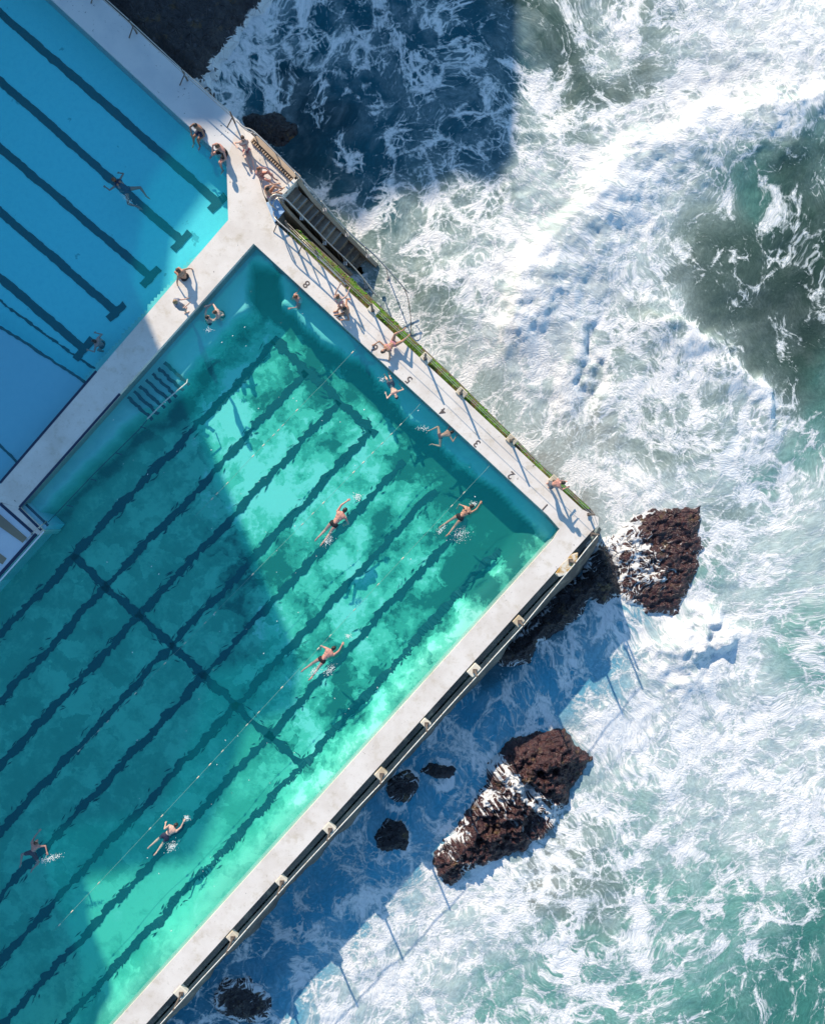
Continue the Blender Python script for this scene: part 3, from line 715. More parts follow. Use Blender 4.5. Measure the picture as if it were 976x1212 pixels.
b = MB(); b.prism(px(UPP, -1.3), -2.4, -1.35); o = b.build('pool_floor', floor_m('smooth_blue_pool_floor', True)); under(o, upool)
def floor_z(x, y):
    i = int(np.clip((x - fx_[0]) / .14, 0, len(fx_) - 1)); j = int(np.clip((y - fy_[0]) / .14, 0, len(fy_) - 1)); return fZ[j, i]
def lane(name, a, c, wpx, z, parent, seed, wob=1.0, flecks=True, follow=False):
    """painted line on the floor; its edges wander"""
    A = P(*a, z); B_ = P(*c, z); d = (B_ - A); L = d.length; d /= L; n = Vector((-d.y, d.x, 0)); k = max(4, int(L / .045))
    b = MB(); v = []
    for i in range(k + 1):
        s = i * L / k; p = A + d * s
        cen = (vnoise(s * .9, seed) - .5) * .14 * wob + (vnoise(s * 2.6, seed + 7.) - .5) * .07 * wob
        h = wpx / SC / 2 * (1 + (vnoise(s * 2.2, seed + 3.) - .5) * .7 * wob)
        e1 = (vnoise(s * 5, seed + 11.) - .5) * .13 * wob + (vnoise(s * 11, seed + 21.) - .5) * .07 * wob; e2 = (vnoise(s * 5, seed + 15.) - .5) * .13 * wob + (vnoise(s * 11, seed + 25.) - .5) * .07 * wob
        q1 = p + n * (cen + h + e1) + d * e1 * .8; q2 = p + n * (cen - h + e2) - d * e2 * .8
        for q in (q1, q2):
            q.z = (floor_z(q.x, q.y) if follow else z) + .022
            v.append(q)
    b.add(v, [(2 * i, 2 * i + 2, 2 * i + 3, 2 * i + 1) for i in range(k)])
    if flecks:
        r_ = random.Random(seed)
        for i in range(int(L * 3.2)):
            s = r_.uniform(0, L); side = r_.choice((-1, 1)); off = wpx / SC / 2 + r_.uniform(-.06, .12) * (1 if r_.random() < .5 else .3)
            p = A + d * s + n * side * off; l = r_.uniform(.14, .50); ww = r_.uniform(.012, .035); t = d * l * r_.choice((-1, 1)) + n * side * r_.uniform(.02, .16); m_ = Vector((-t.y, t.x, 0)).normalized() * ww
            q = [p, p + t * .4 + m_, p + t, p + t * .5 - m_]
            for e in q: e.z = (floor_z(e.x, e.y) if follow else z) + .026
            b.add(q, [(0, 1, 2, 3)])
    o = b.build(name, paint_m); return under(o, parent)
for i in range(8):
    x1, y1 = 325 + 38 * i, 405 + 35 * i
    xm, ym = 87 + 38.6 * i, 660 + 35 * i
    x2 = xm + (xm - x1) * 2.35; y2 = ym + (ym - y1) * 2.35
    lane('lane_line', (x1, y1), (x2, y2), 8.5, -1.95, pool, 10 + i, .9, follow=True)
lane('cross_line', (84, 657), (359, 907), 9.5, -1.95, pool, 31, .9, follow=True)
lane('end_line', (322, 402), (446, 514), 10.5, -1.95, pool, 33, 1.2, follow=True)
zU = -1.345
for i, (a, c, ta, tb) in enumerate((((-120,-90), (257,239), (248,249), (267,231)), ((-120,-10), (215,285), (205,296), (225,275)), ((-120,72), (178,327), (168,338), (188,317)),
                       ((-120,145), (138,370), (128,378), (148,360)), ((-120,225), (99,413), (89,425), (110,401)))):
    d = ((a[0] - c[0]), (a[1] - c[1]))
    lane('lane_line', a, c, 10.0, zU, upool, 50 + i, .26, False)
    lane('lane_line_end', ta, tb, 9.5, zU + .004, upool, 60 + i, .3, False)
lane('edge_line', (-100, 285), (115, 439), 2.6, zU, upool, 70, .5, False)
# shallow paddling corner of the upper pool
shal = M('pale_shallow_floor'); shal = shal.pbr(shal.mix(shal.noise(shal.pos(), 3, 5, .65), (.42, .68, .80), (.34, .60, .74)), .8)
b = MB(); b.prism(px([(102,452), (0,389), (-150,296), (-300,640), (-180,800), (0,573)], -.6), -2.3, -.62)
under(b.build('shallow_floor', shal), upool)
lane('edge_line', (-100, 322), (101, 452), 3.2, -.618, upool, 71, .3, False)
lane('edge_line', (-30, 496), (20, 547), 3.0, -.618, upool, 72, .2, False)
# water: surface lets the light through, body absorbs it
def water_m(name, absorb, dens, tint, veil):
    m = M(name); p = m.pos()
    h = m.math('ADD', m.noise(p, 1.3, 4, .6, dist=.4), m.math('MULTIPLY', m.noise(p, 5.5, 3, .6), .3))
    nr = m.bump(h, .55, .10)
    tr = m.n('ShaderNodeBsdfTransparent', {'Color': (1, 1, 1, 1)})
    df = m.n('ShaderNodeBsdfDiffuse', {'Color': (*tint, 1), 'Normal': nr})
    gl = m.n('ShaderNodeBsdfGlossy', {'Color': (1, 1, 1, 1), 'Roughness': .06, 'Normal': nr})
    a = m.n('ShaderNodeMixShader', {0: veil, 1: tr, 2: df})
    geo = m.t.nodes.new('ShaderNodeNewGeometry')
    dt = m.t.nodes.new('ShaderNodeVectorMath'); dt.operation = 'DOT_PRODUCT'; m.t.links.new(geo.outputs['Incoming'], dt.inputs[0]); m.t.links.new(nr, dt.inputs[1])
    c_ = m.math('SUBTRACT', 1, m.math('ABSOLUTE', dt.outputs['Value']), clamp=True)
    fr = m.math('ADD', .02, m.math('MULTIPLY', m.math('POWER', c_, 5), .98), clamp=True)
    sh = m.n('ShaderNodeMixShader', {0: fr, 1: a, 2: gl})
    m.surf(sh)
    vol = m.n('ShaderNodeVolumeAbsorption', {'Color': (*absorb, 1), 'Density': dens})
    m.t.links.new(vol, m.out.inputs['Volume'])
    return m.m
def shrink_none(poly): return poly
b = MB(); b.prism(px([(x, y) for x, y in BIG], 0), -3.0, W_BIG); o = b.build('pool_water', water_m('pool_water', (.0, .92, .875), .30, (.0, .48, .56), .13)); tag(o, kind='structure')
b = MB(); b.prism(px(UPP, 0), -3.0, W_UP); o = b.build('pool_water', water_m('upper_pool_water', (.0, .93, .95), .34, (.0, .52, .66), .14)); tag(o, kind='structure')
# ------------------------------------------------------------------ deck numbers
num_m = M('black_numeral_paint'); num_m = num_m.pbr(num_m.mix(num_m.step(num_m.noise(num_m.pos(), 30, 3), .35, .6), (.05, .04, .04), (.16, .13, .12)), .7)
u_edge = (P(648, 610) - P(300, 288)).normalized(); upv = Vector((-u_edge.y, u_edge.x, 0))
if upv.x > 0: upv = -upv                       # digit tops point at the pool
rot = math.atan2(upv.y, upv.x) - math.pi / 2
for i, ch in enumerate('12345678'):
    x, y = 645 - 40.3 * i, 600 - 37.7 * i
    cu = bpy.data.curves.new('lane_number', 'FONT'); cu.body = ch; cu.size = .46; cu.extrude = .002; cu.offset = .008; cu.align_x = 'CENTER'; cu.align_y = 'CENTER'
    cu.materials.append(num_m)
    tmp = bpy.data.objects.new('lane_number_curve', cu); C.objects.link(tmp); bpy.context.view_layer.update()
    me = bpy.data.meshes.new_from_object(tmp); bpy.data.objects.remove(tmp)
    o = bpy.data.objects.new('lane_number', me); C.objects.link(o); p = P(x, y, .004); o.location = p; o.rotation_euler = (0, 0, rot)
    tag(o, f'painted black numeral {ch} on the pale deck at the end of a lane', 'lane number', 'lane numbers painted along the deck')

# ------------------------------------------------------------------ rails
def res(pts, n):
    d = [0]
    for i in range(len(pts) - 1): d.append(d[-1] + (Vector(pts[i + 1]) - Vector(pts[i])).length)
    out = []
    for t in np.linspace(0, d[-1], n):
        i = min(int(np.searchsorted(d, t, side='right')) - 1, len(pts) - 2); f = (t - d[i]) / (d[i + 1] - d[i])
        out.append(Vector(pts[i]).lerp(Vector(pts[i + 1]), f))
    return out
def smoothp(pts, it=2):
    pts = [Vector(p) for p in pts]
    for _ in range(it):
        q = [pts[0]]
        for i in range(len(pts) - 1): q += [pts[i].lerp(pts[i + 1], .25), pts[i].lerp(pts[i + 1], .75)]
        pts = q + [pts[-1]]
    return pts
# NE railing: posts on white pads, two wires
ne_posts = [(343,273), (377,306), (409,338), (441,368), (503,425), (545,466), (604,522), (655,570), (696,609)]
rl = empty('railing', P(545, 466), 0, 'two-wire railing on white pads along the weedy outer edge, casting thin shadows across the deck', 'railing')
hN = 1.17
pad_m = concrete('white_pad', (.72, .66, .54), (.50, .40, .26), .6, False)
for i, (x, y) in enumerate(ne_posts):
    p = P(x, y)
    if i in (3, 4, 5, 6, 7):
        b = MB(); b.box(p + Vector((.04, .04, .03)), (.44, .34, .12), math.radians(-43)); under(b.build('pad', pad_m, bevel=.03), rl)
    b = MB(); q = p + Vector((0, 0, 0)); b.cap(q, q + Vector((0, 0, hN)), .048, .042, 10); b.box(q + Vector((0, 0, .10)), (.14, .14, .05)); under(b.build('post', dsteel_m, smooth=False), rl)
for hh in (hN - .03, hN * .52):
    pts_ = [P(x, y) + Vector((0, 0, hh)) for x, y in ne_posts] + [P(700, 621) + Vector((0, 0, hh))]
    b = MB(); b.tube(pts_, .010, 6); under(b.build('wire', steel_m, smooth=True), rl)
# SE railing: chain along the sea wall
se_posts = [(697,629), (671,661), (611,733), (558,791), (501,854), (448,914), (387,979), (330,1041), (272,1107), (211,1173), (155,1236)]
r2 = empty('railing', P(448, 914), 0, 'single-chain railing on square white pads along the long sea wall', 'railing')
padv = [(rnd.uniform(.40, .54), rnd.uniform(.34, .46)) for _ in se_posts]
for i, (x, y) in enumerate(se_posts):
    p = P(x + 1, y + 1)
    if i > 1:
        b = MB(); b.box(p + Vector((.06, -.05, -.10)), (padv[i][0] * (.6 if i == 4 else 1), padv[i][1], .26), math.radians(47)); under(b.build('pad', pad_m, bevel=.035), r2)
    q = p + Vector((.10, -.08, 0)); b = MB(); b.cap(q, q + Vector((0, 0, 1.2)), .05, .045, 10); b.box(q + Vector((0, 0, .06)), (.18, .18, .06)); under(b.build('post', dsteel_m), r2)
tops = [P(x + 1, y + 1) + Vector((.10, -.08, 1.15)) for x, y in se_posts]
pp = []
for a_, c_ in zip(tops[:-1], tops[1:]):
    for k in range(6): q = a_.lerp(c_, k / 6); q.z -= .05 * math.sin(math.pi * k / 6); pp.append(q)
pp.append(tops[-1])
b = MB(); b.tube(pp, .020, 6); under(b.build('chain', white_m, smooth=True), r2)
# upper promenade railing
up_posts = [(-60,-164), (62,-54), (118,-4), (163,37), (223,93), (279,143)]
r3 = empty('railing', P(163, 37), 0, 'low pipe railing in shade along the outer edge of the upper promenade', 'railing')
for x, y in up_posts:
    p = P(x - 1, y + 2); b = MB(); b.cap(p, p + Vector((0, 0, .95)), .04, .035, 8); b.cap(p + Vector((-.32, -.2, .02)), p + Vector((0, 0, .5)), .025, .025, 6); under(b.build('post', dsteel_m), r3)
for hh in (.93, .5):
    b = MB(); b.tube([P(x - 1, y + 2) + Vector((0, 0, hh)) for x, y in up_posts], .022, 8); under(b.build('rail', steel_m, smooth=True), r3)

# ------------------------------------------------------------------ sea stairs
def concrete_st(): return concrete('stair_concrete', (.34, .25, .17), (.13, .10, .08), .9)
st_m = concrete_st(); nose_m = concrete('stair_nosing', (.46, .42, .36), (.28, .24, .20), .5)
buff = concrete('buff_concrete', (.50, .37, .25), (.40, .28, .18), .3, False)
# landing, lower than the deck by a step
b = MB(); b.prism(px([(283,143), (300,187), (311,228), (323,246), (331,234), (352,212), (300,160)], 0), BOT, -.12)
struct('stair_landing', b, deck_m)
stair = empty('staircase', P(345, 236), 0, 'dark wet concrete staircase dropping from the white landing into the surf', 'staircase')
# coping wall with dark slots on the sea side of the landing
cw = empty('parapet', P(325, 190), 0, 'buff parapet with a row of dark slots between the landing and the sea', 'parapet')
b = MB(); b.prism(px([(299,163), (304,160), (356,208), (350,213)], .1), -1.2, .1); under(b.build('coping', buff, bevel=.01), cw)
b = MB(); b.prism(px([(296,166), (299,163.4), (350,213.2), (347,216.5)], 0), -1.2, -.09); under(b.build('gutter', ledge_m), cw)
for k in range(22):
    t = (k + .5) / 22; x, y = 297.7 + 51 * t, 165 + 49.6 * t
    b = MB(); b.box(P(x, y, -.03), (.055, .17, .10), math.radians(-43)); under(b.build('slat', buff), cw)
tagd = None
dirv = (P(410, 305) - P(344, 243)).normalized(); dirv.z = 0
L_, R_ = (344.5, 243.5), (357, 229)
z0 = -.30
nos = [((337,236.5),(350.5,221)), ((344,243.5),(357,229)), ((350.5,250),(364,235)), ((357,257),(371,241.5)), ((364,263.5),(377.5,249)), ((371,270.5),(384,255)), ((378,277.5),(391,261.5)), ((385,284.5),(398,268)), ((392,291),(405,275)), ((399,298),(412,282.5)),
       ((406,305),(420,290)), ((413,312),(427,297)), ((420,319),(434,304)), ((427,326),(441,311)), ((434,333),(448,318))]
zs = [-.12 - .21 * (i + 1) for i in range(9)] + [-2.4, -2.8, -3.25, -3.45, -3.6, -3.7]
for i in range(len(nos) - 1):
    z_ = zs[i]; a1, a2 = nos[i]; c1, c2 = nos[i + 1]
    b = MB(); b.prism(px([a1, a2, c2, c1], z_), BOT, z_); under(b.build('tread', st_m), stair)
    if i < 8:
        A = P(*c1, z_); B_ = P(*c2, z_); d = (B_ - A).normalized(); n_ = Vector((-d.y, d.x, 0))
        b = MB(); b.prism([A, B_, B_ - n_ * .06, A - n_ * .06] if (n_.dot(dirv) < 0) is False else [A, B_, B_ + n_ * .06, A + n_ * .06], z_, z_ + .006); under(b.build('nosing', nose_m), stair)
# white bar across the head of the stairs
b = MB(); b.prism(px([(330,229), (333,232.5), (354,210.5), (351,207)], .1), -.5, .1); under(b.build('threshold', white_m, bevel=.01), stair)
# side walls following the flight
def sidewall(name, left, dz, wpx, mat, par):
    vv = []; prev = None; b = MB()
    n = len(left)
    for i, (x, y, z_) in enumerate(left):
        x2, y2 = left[min(i + 1, n - 1)][:2]; x1, y1 = left[max(i - 1, 0)][:2]
        t = Vector((x2 - x1, y2 - y1)).normalized(); nn = Vector((-t.y, t.x)) * wpx / 2
        for sx, zz in ((1, z_ + dz), (-1, z_ + dz), (-1, BOT), (1, BOT)):
            vv.append(P(x + nn.x * sx, y + nn.y * sx, z_ + dz).xy.to_3d() + Vector((0, 0, zz)))
    f = []
    for i in range(n - 1):
        for k in range(4): f.append((i * 4 + k, i * 4 + (k + 1) % 4, i * 4 + 4 + (k + 1) % 4, i * 4 + 4 + k))
    f += [(0, 3, 2, 1), tuple((n - 1) * 4 + k for k in range(4))]
    b.add(vv, f); return under(b.build(name, mat), par)
sidewall('side_wall', [(353,213,-.1), (371,237,-.8), (398,265,-1.7), (415,283,-2.3), (430,298,-2.9), (446,314,-3.5)], .18, 4.5, buff, stair)
sidewall('side_wall', [(332,238,-.1), (342,250,-.6), (368,278,-1.5), (390,300,-2.2), (402,312,-2.8), (416,325,-3.5)], .14, 3.5, buff, stair)
sub = MB(); sub.prism(px([(434,333), (448,318), (470,340), (448,372), (430,352)], -3.6), BOT, -3.6)
under(sub.build('submerged_landing', st_m), stair)
# outer handrail pair
def hand(name, label, pts, posts, gap=.34, endz=None):
    t = empty(name, P(*pts[0][:2]), 0, label, 'handrail', 'handrails of the sea stairs')
    path = smoothp([P(x, y, z_) for x, y, z_ in pts])
    b = MB(); b.tube(path, .030, 8); under(b.build('rail', steel_m, smooth=True), t)
    path2 = []
    for q in path: path2.append(q + Vector((.10, -.02, -gap)))
    b = MB(); b.tube(path2, .026, 8); under(b.build('rail', steel_m, smooth=True), t)
    for x, y, z_, dz in posts:
        p = P(x, y, z_); b = MB(); b.cap(p, p - Vector((-.05, .0, dz)), .028, .028, 8); b.box(p - Vector((-.05, 0, dz)), (.16, .16, .05)); under(b.build('post', steel_m, smooth=False), t)
    return t
hand('handrail', 'double pipe handrail on the sea side of the stairs, running down into the surf',
     [(279,142,.95), (289,151,.95), (297,152.5,.95), (306,160,.95), (349,203,.9), (372,228,.4), (397,258,-.3), (421,283,-.9), (440,298,-1.3), (462,322,-1.9), (481,344,-2.4)],
     [(298,154,.93, 1.0), (325,179,.9, 1.0), (349,204,.88, 1.0), (380,238,.2, 1.0), (407,268,-.55, 1.1), (432,292,-1.1, 1.3), (457,317,-1.8, 1.6)])
hand('handrail', 'double pipe handrail on the pool side of the stairs with a curled upper end',
     [(325,246,.3), (318,240,.75), (320,232,.85), (327,229,.85), (335,232,.8), (347,244,.5), (372,270,-.3), (392,291,-.9), (410,307,-1.3), (428,327,-2.1), (444,349,-2.9)],
     [(328,230,.8, .9), (352,249,.3, .95), (380,279,-.55, 1.0), (405,303,-1.2, 1.1), (430,331,-2.2, 1.2)])
# deck side rail from the towel down to the first railing post
t = empty('railing', P(330, 262), 0, 'short pipe rail guarding the dark gap between the deck and the sea stairs', 'railing')
for hh in (1.0, .5):
    b = MB(); b.tube(smoothp([P(x, y, z_) for x, y, z_ in ((324,250,.2 * hh), (323,255,.9 * hh), (328,261,hh), (345,275.5,hh), (376,304,hh), (409,336.5,hh))], 1), .026, 8); under(b.build('rail', steel_m, smooth=True), t)
for x, y in ((331,266), (360,292)):
    p = P(x, y); b = MB(); b.cap(p, p + Vector((0, 0, 1.0)), .03, .03, 8); b.cap(p + Vector((-.25, -.3, .02)), p + Vector((0, 0, .45)), .022, .022, 6); under(b.build('post', dsteel_m), t)
# broken railing standing in the surf past the stair foot
t = empty('broken_rail', P(470, 340, SEA), 0, 'bent loose pipe trailing into the surf beyond the foot of the stairs', 'pipe')
b = MB(); b.tube(smoothp([P(x, y, z_) for x, y, z_ in ((474,335,-2.4), (482,348,-2.5), (486,372,-2.8), (486,392,-3.2), (486,400,-3.8))]), .018, 8); under(b.build('rail', dsteel_m, smooth=True), t)
# short rail over the pool steps, lower left
t = empty('handrail', P(44, 628), 0, 'short steel handrail over the pool steps at the corner of the lounge deck', 'handrail')
b = MB(); b.tube(smoothp([P(37,632,0), P(38,631,.6), P(46,624,.55), P(54,618,.2), P(56,616.5,-.8)]), .022, 8); under(b.build('rail', steel_m, smooth=True), t)
b = MB(); b.tube([P(47,624.5,.5), P(47.5,627,-.7)], .018, 8); under(b.build('post', steel_m, smooth=True), t)
t = empty('handrail', P(36, 636), 0, 'low blue rail at the front edge of the pale lounge deck', 'handrail')
b = MB(); b.tube(smoothp([P(31,640,0), P(32,638.5,.5), P(38,632.5,.5), P(38.5,632,0)]), .018, 8); under(b.build('rail', steel_m, smooth=True), t)

# ------------------------------------------------------------------ pool steps under water (dark slatted ladder frame)
stp = empty('pool_steps', P(185, 462, -.6), 0, 'row of dark bars of underwater steps beside the dividing walkway', 'pool steps')
for i in range(7):
    x, y = 151 + 7.3 * i, 470 - 6.9 * i
    A = P(x, y, -.55); B_ = P(x + 29, y + 27, -.75); d = (B_ - A).normalized(); n_ = Vector((-d.y, d.x, 0)); b = MB(); k = 14
    v = []
    for j in range(k + 1):
        q = A.lerp(B_, j / k); wv = (vnoise(j * .8, i * 3.) - .5) * .10; h_ = .055 + .03 * vnoise(j * .9, i * 5. + 2)
        v += [q + n_ * (wv + h_), q + n_ * (wv - h_)]
    v2 = [p - Vector((0, 0, .04)) for p in v]; m_ = len(v)
    b.add(v + v2, [(2 * j, 2 * j + 2, 2 * j + 3, 2 * j + 1) for j in range(k)] + [(m_ + 2 * j, m_ + 2 * j + 1, m_ + 2 * j + 3, m_ + 2 * j + 2) for j in range(k)] +
          [(2 * j, m_ + 2 * j, m_ + 2 * j + 2, 2 * j + 2) for j in range(k)] + [(2 * j + 1, 2 * j + 3, m_ + 2 * j + 3, m_ + 2 * j + 1) for j in range(k)] + [(0, 1, m_ + 1, m_), (m_ - 2, m_ * 2 - 2, m_ * 2 - 1, m_ - 1)])
    under(b.build('step_bar', paint_m), stp)
b = MB(); b.tube([P(174,496,-.3), P(196,474,-.28), P(221,453,-.3), P(222,449,-.6)], .030, 8); under(b.build('rail', white_m, smooth=True), stp)
t = empty('underwater_rail', P(110, 560, -.6), 0, 'thin dark rail with brackets along the underwater ledge below the dividing walkway', 'rail')
b = MB(); b.tube([P(57,618,-.35), P(112,560,-.35), P(166,507,-.35), P(174,497,-.35)], .018, 6); under(b.build('rail', line_m, smooth=True), t)
for x, y in ((79,598), (107,567), (137,536), (166,505)):
    b = MB(); b.tube([P(x, y, -.35), P(x + 6, y + 1.5, -.38), P(x + 7, y + 2, -.6)], .022, 6); under(b.build('bracket', line_m, smooth=True), t)
for a_, c_ in (((31,597), (57,622)),):
    tag(band('step_edge', a_, c_, 3.2, -.30, line_m), kind='structure')
# ledge for the pool steps in the corner
b = MB(); b.prism(px([(24,602), (31.5,595.5), (58,621), (51.5,628.5)], -.3), -2.2, -.31); tag(under(b.build('corner_step', shal), pool))

# ------------------------------------------------------------------ lane ropes
rope_m = M('faded_rope'); rope_m = rope_m.pbr((.30, .42, .34), .7)
fl_m = M('white_float'); fl_m = fl_m.pbr((.70, .60, .46), .4)
ropes = [((491,485), (330,650), (85,897), 'lane rope with pale floats reaching the deck edge just below the painted numeral 5'),
         ((573,558), (450,686), (66,1100), 'longest lane rope with pale floats, running down past the swimmers towards the lower left'),
         ((436,397), (368,468), (230,612), 'short faint lane rope with floats near the upper corner of the large pool')]
for j, (a_, mid, e_, lb) in enumerate(ropes):
    t = empty('lane_rope', P(*mid, W_BIG), 0, lb, 'lane rope', 'lane ropes floating in the large pool')
    zz = W_BIG + .005
    path = [P(a_[0] + 6, a_[1] - 7, 0.0 - .1)] + [P(*a_, zz)]
    n_ = 70
    for k in range(1, n_ + 1):
        s = k / n_
        q = P(*a_, zz).lerp(P(*e_, zz), s); q += Vector((.73, .68, 0)) * .35 * (vnoise(s * 5, j * 7.) - .5); q.z = zz - .09 * max(0, math.sin(s * 23 + j)) - .012
        path.append(q)
    b = MB(); b.tube(path, .006, 5); under(b.build('rope', rope_m, smooth=True), t)
    rr = random.Random(j + 5)
    for k in range(4, len(path) - 1, 2 if j != 1 else 2):
        if rr.random() < .55: continue
        q = path[k]; d = (path[k + 1] - path[k - 1]).normalized()
        b = MB(); b.cap(q - d * .05, q + d * .05, .024, .024, 8); under(b.build('float', fl_m, smooth=True), t)
# ------------------------------------------------------------------ people
def skin_mat(name, c):
    m = M(name); n = m.noise(m.obj(), 9, 3); return m.pbr(m.mix(n, tuple(x * .86 for x in c), c), .5, m.bump(m.noise(m.obj(), 60, 2), .1, .005))
SK = {'tan': skin_mat('tanned_skin', (.52, .27, .17)), 'pale': skin_mat('fair_skin', (.70, .44, .34)), 'red': skin_mat('sunburnt_skin', (.62, .30, .23)), 'brown': skin_mat('brown_skin', (.36, .18, .11))}
def plain(name, c, r=.8): m = M(name); return m.pbr(m.mix(m.noise(m.obj(), 14, 3), tuple(x * .75 for x in c), c), r, m.bump(m.noise(m.obj(), 35, 3), .3, .01))
HR = {'dark': plain('dark_hair', (.025, .018, .014), .5), 'brown': plain('brown_hair', (.11, .055, .03), .5), 'red': plain('auburn_hair', (.22, .09, .04), .5), 'fair': plain('fair_hair', (.35, .22, .11), .5)}
CL = {'black': plain('black_cloth', (.015, .015, .018)), 'navy': plain('navy_cloth', (.02, .03, .07)), 'maroon': plain('maroon_cloth', (.14, .015, .025)), 'white': plain('white_cloth', (.75, .76, .78)),
      'pink': plain('pink_cloth', (.70, .30, .32)), 'grey': plain('grey_cloth', (.16, .16, .18)), 'rose': plain('rose_cloth', (.45, .14, .15)), 'pattern': plain('patterned_cloth', (.30, .30, .36))}
EYE = M('eye').pbr((.04, .03, .03), .2)
def ik(a, c, l1, l2, pole):
    a, c, pole = Vector(a), Vector(c), Vector(pole); d = c - a; L = d.length; mx = (l1 + l2) * .995
    if L > mx: c = a + d * (mx / L); d = c - a; L = mx
    L = max(L, abs(l1 - l2) + .02); x = (l1 * l1 - l2 * l2 + L * L) / (2 * L); h = math.sqrt(max(l1 * l1 - x * x, 0)); u = d.normalized()
    p = pole - u * pole.dot(u); p = p.normalized() if p.length > 1e-4 else u.orthogonal().normalized()
    return a + u * x + p * h, c
def person(label, pos, heading, pose, skin='tan', hair='dark', hairlen=0, cloth=('shorts', 'black'), s=1.0, female=False, group=None, tilt=None):
    """pose: joints in metres. Local axes: +y where the person faces or heads, +x their right, +z up; the origin sits at the pelvis."""
    sk = SK[skin]; g = pose
    pel = Vector(g.get('pel', (0, 0, 0))); ch = Vector(g['chest']); hd = Vector(g['head']); face = Vector(g['face']).normalized()
    up = (hd - ch).normalized(); spine = (ch - pel).normalized()
    right = Vector(g.get('right', (1, 0, 0))).normalized()
    right = (right - spine * right.dot(spine)).normalized(); front = spine.cross(right) * -1
    if front.dot(face) < -.5 and not g.get('keep'): pass
    rp_ = Vector(g.get('hipright', right)); rp_ = (rp_ - spine * rp_.dot(spine)).normalized()
    shw = .165 if female else .19; hpw = .095 if female else .085
    b = MB()
    waist = pel.lerp(ch, .42)
    # trunk
    b.cap(pel - rp_ * .065, pel + rp_ * .065, .105 if not female else .112, .105 if not female else .112, 12)
    b.cap(pel, waist, .115, .098 if not female else .085, 12); b.cap(waist - right * .03, waist + right * .03, .092, .092, 12)
    b.cap(waist, ch, .098, .12, 12); b.cap(ch - right * .085, ch + right * .085, .112, .112, 12)
    b.cap(waist.lerp(ch, .5) - right * .05, waist.lerp(ch, .5) + right * .05, .10, .10, 12)
    b.cap(waist.lerp(ch, .4) - right * .04, ch - right * .09, .09, .10, 10); b.cap(waist.lerp(ch, .4) + right * .04, ch + right * .09, .09, .10, 10)
    nb = ch + spine * .10
    b.cap(nb, nb.lerp(hd, .7), .062, .052, 10)
    b.cap(ch - right * shw * .9 + spine * .04, nb, .055, .06, 10); b.cap(ch + right * shw * .9 + spine * .04, nb, .055, .06, 10)
    # head with features
    hx = up.cross(face); hx = hx.normalized() if hx.length > 1e-3 else right
    upz = (up - face * up.dot(face)).normalized(); hx = face.cross(upz)
    H3 = Matrix((hx, face, upz)).transposed()
    b.ell(hd + H3 @ Vector((0, -.01, .02)), (.076, .096, .10), H3, 16, 12); b.ell(hd + H3 @ Vector((0, .03, -.055)), (.055, .062, .062), H3)
    b.cap(hd + H3 @ Vector((0, .09, .005)), hd + H3 @ Vector((0, .108, -.03)), .009, .014, 8)
    for sx in (-1, 1): b.ell(hd + H3 @ Vector((sx * .076, -.005, -.005)), (.012, .022, .032), H3, 8, 6)
    b.ell(hd + H3 @ Vector((0, .088, -.062)), (.022, .010, .010), H3, 8, 6)
    cl = MB()
    # arms
    for sd, key in ((-1, 'L'), (1, 'R')):
        sh = ch + right * sd * shw + spine * .035
        el, wr = ik(sh, g['h' + key], .285, .255, g.get('pe' + key, (sd * .4, 0, -1)))
        b.cap(sh, el, .054 if not female else .044, .038 if not female else .033, 10); b.cap(el, wr, .038 if not female else .033, .026, 10)
        d = (wr - el).normalized(); pn = Vector(g.get('palm', (0, 0, -1))); pn = (pn - d * pn.dot(d)); pn = pn.normalized() if pn.length > .05 else d.orthogonal().normalized()
        sx_ = d.cross(pn) * sd
        b.cap(wr, wr + d * .045, .024, .03, 8)
        b.cap(wr + d * .03 - sx_ * .022, wr + d * .082 - sx_ * .026, .017, .014, 8); b.cap(wr + d * .03, wr + d * .088, .018, .014, 8); b.cap(wr + d * .03 + sx_ * .022, wr + d * .082 + sx_ * .026, .017, .014, 8)
        for k, (ox, ln) in enumerate(((-.031, .062), (-.011, .074), (.011, .070), (.031, .054))):
            base = wr + d * .085 + sx_ * ox; k1 = base + (d * .9 + pn * .2 + sx_ * ox * 5).normalized() * ln * .55; k2 = k1 + (d * .75 + pn * .6 + sx_ * ox * 4).normalized() * ln * .5
            b.cap(base, k1, .0098, .0092, 6, 2); b.cap(k1, k2, .0092, .0080, 6, 2)
        tb = wr + d * .028 - sx_ * .026; t1 = tb + (d * .6 - sx_ * .8 + pn * .2).normalized() * .04; t2 = t1 + (d * .9 - sx_ * .3 + pn * .3).normalized() * .032
        b.cap(tb, t1, .013, .011, 6, 2); b.cap(t1, t2, .011, .009, 6, 2)
        if cloth[0] == 'shirt': cl.cap(sh, sh.lerp(el, .55), .068, .062, 10)
    # legs
    for sd, key in ((-1, 'L'), (1, 'R')):
        hp = pel + rp_ * sd * hpw - spine * .02
        kn, an = ik(hp, g['f' + key], .43, .42, g.get('pk' + key, (0, 1, .2)))
        b.cap(hp, kn, .088 if not female else .085, .056, 12); b.cap(hp.lerp(kn, .05), hp.lerp(kn, .5), .092, .074, 12)
        b.cap(kn, an, .052, .034, 10); b.cap(kn.lerp(an, .12), kn.lerp(an, .45), .058, .05, 10)
        td = Vector(g.get('toe' + key, g.get('toe', (0, 1, -.1)))).normalized(); sd_ = (an - kn).normalized()
        heel = an + sd_ * .035
